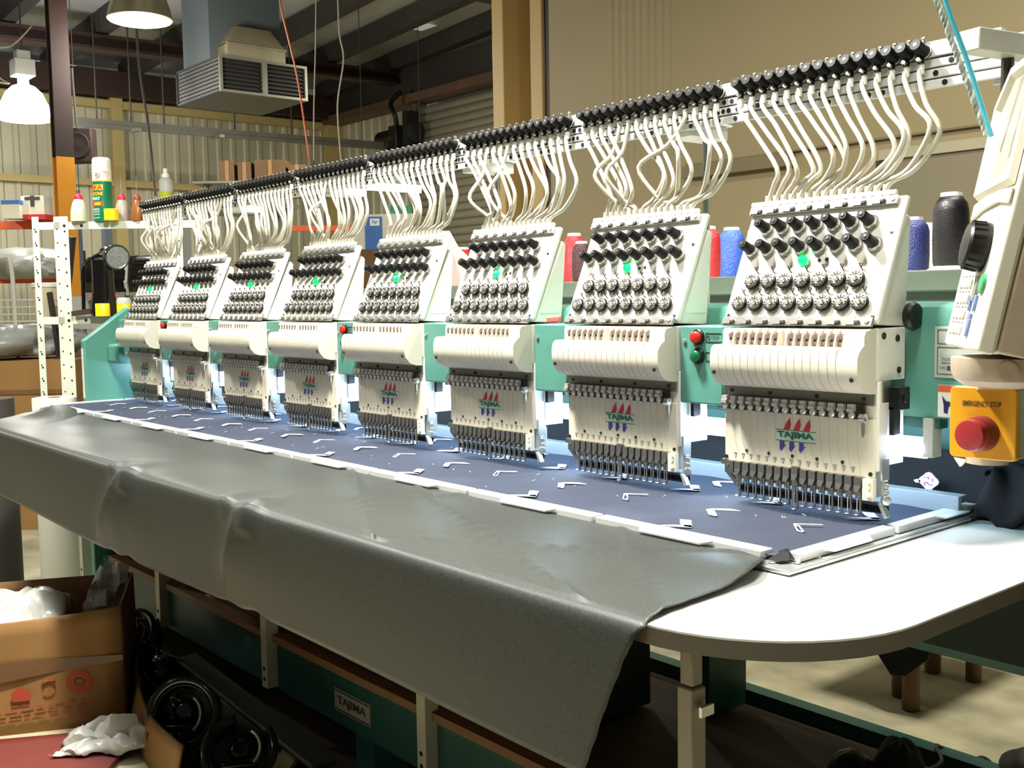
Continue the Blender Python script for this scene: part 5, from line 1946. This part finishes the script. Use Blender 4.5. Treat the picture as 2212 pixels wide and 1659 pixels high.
for z in (1.545, 1.145, 0.62, 0.12):
    b = MB()
    b.slab([S0 + Vector((0, 0, z)), S0 + sd * LW + Vector((0, 0, z)), sx0 + sd * LW + Vector((0, 0, z)), sx0 + Vector((0, 0, z))], (0, 0, 0.032))
    obj('shelf_board', b, SHELFW, sh, bevel=0.002)
    b = MB()
    for p in [S0 + sd * 0.09, S0 + sd * 0.018]:
        nn = sd.cross(Vector((0, 0, 1)))
        b.lathe(p + nn * 0.001 + Vector((0, 0, z + 0.016)), nn, [(0.006, 0), (0.006, 0.003)], 8)
    obj('shelf_bolt', b, DSTEEL, sh)

ZT = 1.578
# silicone spray can with printed label wrapped round
cx, cy = -3.575, 0.150
sc = thing('spray_can', 'green and white spray can with a white cap on the top shelf', 'spray can', (cx, cy, ZT))
R_ = 0.039
b = MB()
b.lathe((cx, cy, ZT), (0, 0, 1), [(R_, 0), (R_, 0.165)], 28)
obj('green_body', b, CANG, sc)
b = MB()
b.lathe((cx, cy, ZT + 0.1655), (0, 0, 1), [(R_ * 1.005, 0), (R_ * 1.005, 0.004)], 28, 1)
b.lathe((cx, cy, ZT + 0.1695), (0, 0, 1), [(R_, 0), (R_, 0.036), (R_ * 1.03, 0.038), (R_ * 1.03, 0.043)], 28, 0)
obj('white_band', b, [CANW, CANY], sc)
b = MB()
b.lathe((cx, cy, ZT + 0.2125), (0, 0, 1), [(R_ * 0.97, 0), (R_ * 0.96, 0.04), (R_ * 0.9, 0.05), (R_ * 0.82, 0.054)], 28)
obj('cap', b, CANW, sc)
TH0 = math.atan2(-1.63, 4.6) - 0.25            # towards the viewer, turned so the words run off the left edge


def wrap(a0, z0, rad):
    return lambda a, c: (cx + rad * math.cos(TH0 + (a0 + a) / R_), cy + rad * math.sin(TH0 + (a0 + a) / R_), z0 + c)


def patch(b, a0, a1, z0, z1, rad, mi=0, n=8):
    fn = wrap(0, 0, rad)
    b.grid(lambda u, v: fn(a0 + (a1 - a0) * u, z0 + (z1 - z0) * v), n, 1, mi)


b = MB()
patch(b, -0.055, 0.012, ZT + 0.128, ZT + 0.152, R_ + 0.0005, 0, 12)
patch(b, -0.055, 0.012, ZT + 0.062, ZT + 0.082, R_ + 0.0005, 1, 12)
text_mb(b, 'ISKA', 0.058, 0.02, wrap(-0.048, ZT + 0.130, R_ + 0.001), 1, bold=0.04)
text_mb(b, 'SILICONE', 0.06, 0.015, wrap(-0.05, ZT + 0.106, R_ + 0.001), 0, bold=0.04)
text_mb(b, 'SPRAY', 0.05, 0.014, wrap(-0.05, ZT + 0.087, R_ + 0.001), 2, bold=0.04)
text_mb(b, 'GLIDE', 0.056, 0.013, wrap(-0.048, ZT + 0.066, R_ + 0.001), 0, bold=0.03) if False else None
for z in (0.05, 0.044, 0.036, 0.026, 0.012):
    patch(b, -0.05, -0.005, ZT + z, ZT + z + 0.0025, R_ + 0.0006, 2, 8)
patch(b, -0.03, 0.0, ZT + 0.066, ZT + 0.078, R_ + 0.0009, 0, 6)
obj('label_print', b, [CANY, CANR, CANW], sc, smooth=0)
b = MB()
for k in range(12):
    t0, t1 = 2 * PI * k / 12 * 0.5 - PI / 2, 2 * PI * (k + 1) / 12 * 0.5 - PI / 2
    f_ = wrap(-0.018, ZT + 0.188, R_ + 0.0007)
    b.add([f_(math.cos(t0) * 0.02, math.sin(t0) * 0.012), f_(math.cos(t1) * 0.02, math.sin(t1) * 0.012), f_(math.cos(t1) * 0.0175, math.sin(t1) * 0.0095), f_(math.cos(t0) * 0.0175, math.sin(t0) * 0.0095)], [(0, 1, 2, 3)])
f_ = wrap(-0.02, ZT + 0.183, R_ + 0.0007)
b.add([f_(0, 0.004), f_(0.006, 0.011), f_(0.016, 0.0), f_(0.008, 0.003)], [(0, 1, 2, 3)])
obj('emblem_print', b, mat('print_maroon', (130, 50, 56), 0.5), sc, smooth=0)


def bottle(x, y, lab, m, cm, h=0.098, r=0.034):
    t = thing('squeeze_bottle', lab, 'bottle', (x, y, ZT), 'squeeze bottles on the top shelf')
    b = MB()
    b.lathe((x, y, ZT), (0, 0, 1), [(r, 0), (r, 0.018 * h / 0.098), (r * 0.98, h * 0.4), (r * 0.84, h * 0.65), (r * 0.62, h * 0.86), (r * 0.48, h * 0.95)], 22)
    obj('body', b, m, t)
    b = MB()
    b.lathe((x, y, ZT + h * 0.94), (0, 0, 1), [(r * 0.52, 0), (r * 0.52, 0.012), (r * 0.44, 0.018), (r * 0.3, 0.023), (r * 0.12, 0.026)], 16)
    obj('cap', b, cm, t)
    b = MB()
    b.cyl((x, y, ZT + h * 0.94 + 0.025), (x, y, ZT + h + 0.095), 0.0014, 6, 0, 0.0006)
    obj('spout', b, INKG, t)


bottle(-3.618, 0.062, 'pale squeeze bottle with crimson cap left of the spray can', BOTW, CAPR)
bottle(-3.535, 0.215, 'grey squeeze bottle with crimson cap right of the spray can', BOTG, CAPR, 0.096, 0.031)
bottle(-3.485, 0.262, 'amber brown squeeze bottle furthest right on the top shelf', BOTA, mat('brown_cap', (132, 58, 34), 0.4), 0.094, 0.028)
b = MB()
b.lathe((-3.505, 0.158, ZT), (0, 0, 1), [(0.03, 0), (0.03, 0.046), (0.028, 0.048)], 20)
b.slab([(-3.53, 0.19, ZT + 0.046), (-3.515, 0.207, ZT + 0.046), (-3.515, 0.207, ZT + 0.066), (-3.525, 0.197, ZT + 0.07)], (-0.003, 0.003, 0))
tag(obj('yellow_pot', b, BYELLOW), 'bright yellow cap standing before the spray can', 'cap')
lump('parts_bag', 'dark plastic parts at the right end of the top shelf', 'parts', (-3.43, 0.30, ZT + 0.022), (0.05, 0.03, 0.03), GREYM, 51, amp=0.2)

# clear spray bottle and a white pump bottle on a far shelf
b = MB()
p = Vector((-3.56, 0.39, 1.66))
t = thing('spray_bottle', 'clear bottle with a yellow-green label and white pump behind the knobs', 'bottle', (-4.87, 0.965, 1.78))
b.lathe((-4.87, 0.965, 1.7805), (0, 0, 1), [(0.038, 0), (0.038, 0.14), (0.02, 0.155)], 18)
obj('body', b, POLY, t)
b = MB()
b.lathe((-4.87, 0.965, 1.9355), (0, 0, 1), [(0.022, 0), (0.02, 0.02), (0.012, 0.024), (0.012, 0.05)], 14)
obj('pump', b, PAPER, t)
b = MB()
b.lathe((-4.87, 0.965, 1.80), (0, 0, 1), [(0.0405, 0), (0.0405, 0.055)], 18, caps=False)
obj('label', b, mat('lime_label', (176, 180, 40), 0.5), t)
b = MB()
b.box(-5.2, -4.5, 0.85, 1.6, 1.76, 1.78)
b.box(-4.58, -4.53, 0.9, 0.95, 0, 1.76)
b.box(-4.58, -4.53, 1.5, 1.55, 0, 1.76)
tag(obj('side_table', b, GREYM), 'grey shelf carrying the clear bottle, mostly hidden by the tubes', 'shelf')

# torch (hand spotlight) and yellow caps on the middle shelf
ZM = 1.1775
to = thing('spotlight_torch', 'black hand torch with a large silver reflector on the middle shelf', 'torch', (-3.52, 0.12, ZM))
hcn = Vector((-3.478, 0.165, ZM + 0.245))
fd = Vector((0.97, 0.02, -0.12)).normalized()
b = MB()
b.lathe(hcn - fd * 0.12, fd, [(0.03, 0), (0.04, 0.01), (0.042, 0.05), (0.048, 0.08), (0.054, 0.1), (0.054, 0.118)], 24)
obj('lamp_housing', b, BLKGL, to)
b = MB()
b.lathe(hcn - fd * 0.0, fd, [(0.047, 0), (0.047, 0.001), (0.03, -0.004), (0.01, -0.012), (0.004, -0.002)], 24)
obj('reflector', b, LENS, to)
b = MB()
b.lathe(Vector((-3.535, 0.12, ZM)), (0, 0, 1), [(0.052, 0), (0.055, 0.04), (0.046, 0.1), (0.044, 0.2), (0.046, 0.235)], 18)
obj('battery_grip', b, BLKGL, to)
b = MB()
b.tube(catmull([hcn - fd * 0.11 + Vector((0, 0, 0.02)), (-3.59, 0.07, ZM + 0.22), (-3.60, 0.06, ZM + 0.12), (-3.595, 0.055, ZM + 0.02)], 8), 0.008, 8)
obj('handle', b, BLKGL, to)
for x, y, lab in [(-3.47, 0.09, 'yellow cap standing before the torch on the middle shelf'), (-3.43, 0.165, 'yellow pot with a clear cover right of the torch')]:
    b = MB()
    b.lathe((x, y, ZM), (0, 0, 1), [(0.029, 0), (0.029, 0.05), (0.027, 0.053)], 20)
    if 'pot' in lab:
        b.lathe((x, y, ZM + 0.05), (0, 0, 1), [(0.03, 0), (0.03, 0.012), (0.024, 0.026)], 20, 1)
    tag(obj('yellow_pot', b, [BYELLOW, POLY]), lab, 'pot')
b = MB()
b.bar((-3.64, 0.03, ZM + 0.012), (-3.56, 0.13, ZM + 0.03), 0.07, 0.02)
tag(obj('tool_case', b, mat('dark_brown_case', (62, 46, 38), 0.5)), 'flat dark brown tool case lying on the middle shelf', 'case')

# rolls standing left of the table
for lab, x, y, m_, r in [('white backing roll standing upright beside the shelf unit', -3.437, -0.131, ROLLW, 0.085), ('dark backing roll standing upright at the left edge', -3.60, -0.33, ROLLD, 0.088)]:
    t = thing('backing_roll', lab, 'roll', (x, y, 0), 'backing rolls by the table end')
    b = MB()
    b.lathe((x, y, 0), (0, 0, 1), [(r, 0), (r, 0.852), (r * 0.98, 0.855), (0.024, 0.855), (0.022, 0.82)], 32)
    obj('roll', b, m_, t, smooth=40)
    b = MB()
    b.lathe((x, y, 0.81), (0, 0, 1), [(0.026, 0), (0.026, 0.047), (0.02, 0.047), (0.02, 0.0)], 16)
    obj('core', b, CARD, t)

# ================================================================== FRONT LEFT, ON THE FLOOR: BOARD, BOX, BAGS, CAP FRAMES
bn = thing('floor_pallet', 'low cream board on the floor at the lower left under the boxes', 'pallet', (-2.0, -0.5, 0.008))  # this group: positions and sizes scaled about the camera down to floor level
b = MB()
b.slab([(-1.25, -0.93, 0.038), (-1.20, -0.38, 0.038), (-1.40, -0.17, 0.038), (-2.6, -0.13, 0.038), (-3.0, -1.10, 0.038)], (0, 0, 0.014))
obj('board', b, BENCH, bn)
for y in (-0.9, -0.55, -0.2):
    b = MB()
    b.box(-2.5, -1.42, y - 0.03, y + 0.03, 0.0085, 0.038)
    obj('runner', b, WOODB, bn)
bx = thing('cardboard_box', 'open cardboard box with faded red print and plastic bags inside', 'box', (-2.2, -0.65, 0.052))
K0 = Vector((-1.907, -0.447, 0.0525))
kl = Vector((-0.430, -0.903, 0)).normalized()
kd = Vector((-0.903, 0.430, 0)).normalized()
KL, KD, KH = 0.64, 0.39, 0.332
t_ = 0.006


def kp(l, d, z):
    return K0 + kl * l + kd * d + Vector((0, 0, z))


def wallq(nm, p, q, th, h=KH, m_=CARD, hq=None, arc=0.0):
    b = MB()
    n_ = 12
    p, q = Vector(p), Vector(q)

    def fn(u, v):
        hh = h + ((hq if hq is not None else h) - h) * u + arc * math.sin(PI * u)
        w_ = 0.006 * math.sin(u * 9) * math.sin(PI * v)
        return p + (q - p) * u + Vector((0, 0, hh * v)) + Vector(th).normalized() * w_
    b.grid(fn, n_, 8)
    return obj(nm, b, m_, bx, solid=t_)


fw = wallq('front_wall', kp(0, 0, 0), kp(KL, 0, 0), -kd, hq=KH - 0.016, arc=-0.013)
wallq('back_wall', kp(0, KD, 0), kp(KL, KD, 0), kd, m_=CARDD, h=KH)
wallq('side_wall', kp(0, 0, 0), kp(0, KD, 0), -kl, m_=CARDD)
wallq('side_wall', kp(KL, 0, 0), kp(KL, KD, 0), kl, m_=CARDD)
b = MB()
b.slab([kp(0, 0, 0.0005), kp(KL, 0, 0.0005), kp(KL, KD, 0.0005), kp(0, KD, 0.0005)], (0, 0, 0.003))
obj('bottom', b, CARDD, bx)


def kf(l, z, d=-0.0105):
    return tuple(kp(l * 1.62, d, z * 1.62))


b = MB()
r0, r1, n_ = 0.0125, 0.0205, 24
vs = []
for i in range(n_):
    t = 2 * PI * i / n_
    vs += [kf(0.07 + r0 * math.cos(t), 0.082 + r0 * math.sin(t)), kf(0.07 + r1 * math.cos(t), 0.082 + r1 * math.sin(t))]
b.add(vs, [(2 * i, 2 * i + 1, (2 * i + 3) % (2 * n_), (2 * i + 2) % (2 * n_)) for i in range(n_)])
for i in range(14):
    t0 = 2 * PI * i / 14
    b.bar(kf(0.07 + 0.007 * math.cos(t0), 0.082 + 0.006 * math.sin(t0)), kf(0.07 + 0.009 * math.cos(t0 + 0.7), 0.082 + 0.007 * math.sin(t0 + 0.9)), 0.004, 0.0008)
for i in range(18):
    t0 = 2 * PI * i / 20
    b.bar(kf(0.118 + 0.011 * math.cos(t0), 0.076 + 0.011 * math.sin(t0)), kf(0.118 + 0.011 * math.cos(t0 + 0.3), 0.076 + 0.011 * math.sin(t0 + 0.3)), 0.0035, 0.0008)
b.bar(kf(0.107, 0.0885), kf(0.129, 0.0885), 0.006, 0.0008)
b.slab([kf(0.148, 0.058), kf(0.176, 0.058), kf(0.178, 0.072), kf(0.170, 0.08), kf(0.163, 0.084), kf(0.155, 0.077), kf(0.147, 0.074)], tuple(-kd * 0.0004))
rg = random.Random(3)
for z in (0.05, 0.043, 0.036, 0.027):
    x = 0.06
    while x < 0.2:
        l = rg.uniform(0.006, 0.02)
        b.bar(kf(x, z), kf(x + l, z + 0.0), 0.0028, 0.0008)
        x += l + rg.uniform(0.003, 0.01)
obj('faded_print', b, REDPR, fw, smooth=0)
b = MB()
b.slab([kf(-0.002, 0.112, -0.010), kf(0.1, 0.104, -0.010), kf(0.2, 0.092, -0.010), kf(0.255, 0.088, -0.010), kf(0.255, 0.116, -0.010), kf(0.19, 0.126, -0.010), kf(0.14, 0.128, -0.010), kf(-0.002, 0.122, -0.010)], tuple(-kd * 0.0006))
obj('parcel_tape', b, mat('brown_parcel_tape', (104, 74, 44), 0.35), fw, smooth=0)


def crumple(name, lab, pts_fn, m_, nu=26, nv=16, solid=0.0012, cat='bag'):
    b = MB()
    b.grid(pts_fn, nu, nv)
    return tag(obj(name, b, m_, smooth=28, solid=solid), lab, cat)


rg = random.Random(77)
R1 = [[rg.uniform(-1, 1) for _ in range(40)] for _ in range(40)]


def nz(u, v, f):
    a, c = u * f, v * f
    i, j = int(a), int(c)
    p_, q_ = a - i, c - j
    return (R1[i][j] * (1 - p_) * (1 - q_) + R1[i + 1][j] * p_ * (1 - q_) + R1[i][j + 1] * (1 - p_) * q_ + R1[i + 1][j + 1] * p_ * q_)


def bagin(u, v):
    return tuple(kp(0.16 + 0.46 * u, 0.03 + 0.31 * v, 0.26 + 0.11 * math.sin(PI * v) * math.sin(PI * min(1, u * 0.9 + 0.1)) ** 0.6 + 0.035 * nz(u, v, 7) + 0.02 * nz(u, v, 15)))


crumple('plastic_bag', 'white crumpled plastic bag filling the open cardboard box', bagin, WPOLY, 40, 26)


def bagr(u, v):
    return tuple(kp(0.008 + 0.14 * u * (1 - 0.3 * v), KD - 0.03 - 0.05 * nz(u, v, 4) - 0.03 * math.sin(PI * u), 0.22 + 0.14 * v + 0.02 * nz(u, v, 6)))


crumple('plastic_bag', 'clear plastic bag in the right corner of the cardboard box', bagr, POLY, 18, 18)

b = MB()
b.slab([(-1.60, -0.60, 0.0525), (-1.72, -0.50, 0.0525), (-1.87, -0.56, 0.0525), (-2.02, -0.833, 0.0525), (-1.691, -1.027, 0.0525)], (0, 0, 0.018))
tag(obj('folder', b, MAROON, bevel=0.003), 'maroon folder lying on the cream board at the bottom left corner', 'folder')


def wbag(u, v):
    a = Vector((-1.829, -0.63, 0)) * (1 - u) + Vector((-1.634, -0.428, 0)) * u
    c = Vector((0.138, -0.089, 0))
    wid = 1.0 - 0.35 * u * u + 0.15 * nz(u, v, 5)
    p = a + c * (v - 0.45) * 1.15 * wid
    z = 0.0745 + 0.06 * (math.sin(PI * u) ** 0.7) * (math.sin(PI * v) ** 0.8) * (1 + 0.5 * nz(u, v, 6)) + 0.009 * abs(nz(u, v, 13))
    return (p.x + 0.02 * nz(v, u, 6), p.y + 0.02 * nz(u, v, 8), z)


crumple('plastic_bag', 'flattened white plastic bag lying on the maroon folder', wbag, WPOLY, 36, 24)

# curved cardboard tray with black cap frames
tc = thing('cardboard_tray', 'open cardboard tray with a curved cut side holding black cap frames', 'box', (-1.9, -0.33, 0.052))
b = MB()
rim = catmull([(-2.615, -0.217, 0.052), (-2.453, -0.253, 0.052), (-2.177, -0.339, 0.052), (-1.886, -0.436, 0.052), (-1.691, -0.489, 0.052), (-1.545, -0.512, 0.052), (-1.383, -0.525, 0.052)], 5)


def trf(u, v):
    k = u * (len(rim) - 1)
    i = min(int(k), len(rim) - 2)
    p = rim[i].lerp(rim[i + 1], k - i)
    return (p.x + 0.02 * v, p.y + 0.02 * v, 0.0545 + (0.07 + 0.05 * u) * v)


b.grid(trf, 30, 4)
obj('curved_side', b, CARD, tc, solid=0.007)
b = MB()
b.slab([tuple(p + Vector((0, 0, 0.0008))) for p in rim] + [(-1.26, -0.40, 0.0528), (-1.45, -0.20, 0.0528), (-2.48, -0.15, 0.0528)], (0, 0, 0.003))
obj('bottom', b, BLACKP, tc)


def capframe(lab, c, r, rot, wd=0.08, tilt=0.0, open_at=-1.2):
    t = thing('cap_frame', lab, 'cap frame', c, 'black cap frames in the cardboard tray')
    c = Vector(c)
    ax = Vector((math.cos(rot) * math.cos(tilt), math.sin(rot) * math.cos(tilt), math.sin(tilt)))
    sd_ = ax.cross(Vector((0, 0, 1))).normalized()
    up_ = sd_.cross(ax)

    def P(q, rad, h):
        return tuple(c + ax * h + (sd_ * math.cos(q) + up_ * math.sin(q)) * rad)
    b = MB()
    b.grid(lambda u, v: P(open_at + 0.5 + 5.2 * u, r * (1 - 0.06 * v), wd * v), 40, 3)
    obj('band', b, BLKGL, t, solid=0.004)
    b = MB()
    b.grid(lambda u, v: P(open_at + 5.25 * u + 0.5, r * (0.98 + 0.26 * v), wd * 0.9 + 0.012 * math.sin(3 * u)), 40, 2)
    obj('flange', b, BLKGL, t, solid=0.005)
    b = MB()
    b.obox(c + ax * wd * 0.5 - up_ * r * 0.45, sd_ * r * 0.55, ax * wd * 0.6, up_ * r * 0.12)
    b.lathe(c + ax * wd * 0.2 + up_ * r * 0.1, ax, [(r * 0.36, 0), (r * 0.4, wd * 0.5), (r * 0.26, wd * 0.7)], 16)
    obj('clamp_block', b, BLKGL, t, bevel=0.004)
    b = MB()
    b.tube([P(2.2 + 0.16 * i, r * 0.66, wd + 0.012) for i in range(12)], 0.004, 6)
    obj('steel_clip', b, CHROME, t)
    b = MB()
    b.bar(P(-0.6, r * 1.0, wd * 0.7), P(-0.75, r * 1.35, wd * 1.1), 0.012, 0.005)
    b.tube([P(-0.75 + 0.05 * i, r * (1.34 - 0.03 * i), wd * 1.1) for i in range(6)], 0.006, 6)
    obj('lever', b, DSTEEL, t)
    return t


capframe('black cap frame lying nearest the front of the tray', (-1.634, -0.363, 0.135), 0.078, -0.75, 0.08, 0.35, -1.2)
capframe('black cap frame at the back of the tray beside the carton', (-2.31, -0.225, 0.15), 0.065, -1.0, 0.07, 0.5, 0.6)
capframe('black cap frame cut by the bottom edge of the picture', (-1.36, -0.36, 0.095), 0.075, -0.5, 0.07, 0.75, 2.0)
lump('black_part', 'shiny black moulded part behind the front cap frame', 'part', (-2.09, -0.25, 0.10), (0.12, 0.06, 0.055), BLKGL, 61, amp=0.3)
lump('black_part', 'low shiny black moulded part left of the front cap frame', 'part', (-1.86, -0.33, 0.092), (0.10, 0.05, 0.045), BLKGL, 63, amp=0.3)
b = MB()
rg = random.Random(5)
for k in range(3):
    pts = [(-2.35 + 0.12 * j + rg.uniform(-0.04, 0.04), -0.26 - 0.03 * j + rg.uniform(-0.03, 0.03), 0.075 + rg.uniform(0, 0.07)) for j in range(8)]
    b.tube(catmull(pts, 5), 0.006, 6)
tag(obj('cable_tangle', b, BLKGL), 'tangle of black cable among the cap frames in the tray', 'cable')
b = MB()
b.bar((-2.052, -0.205, 0.145), (-1.26, -0.185, 0.062), 0.07, 0.014)
b.bar((-2.052, -0.240, 0.152), (-1.26, -0.220, 0.069), 0.008, 0.008, mi=1)
tag(obj('flat_bar', b, [mat('dark_green_grey_bar', (56, 62, 54), 0.42), GREYM], bevel=0.002), 'long dark grey-green bar leaning across the tray of cap frames', 'bar')
b = MB()
b.obox((-2.436, -0.235, 0.17), (0.026, 0.010, 0), (0.0015, 0.003, 0), (0, 0, 0.065))
tag(obj('white_card', b, PAPER), 'small white card standing at the carton corner', 'card')
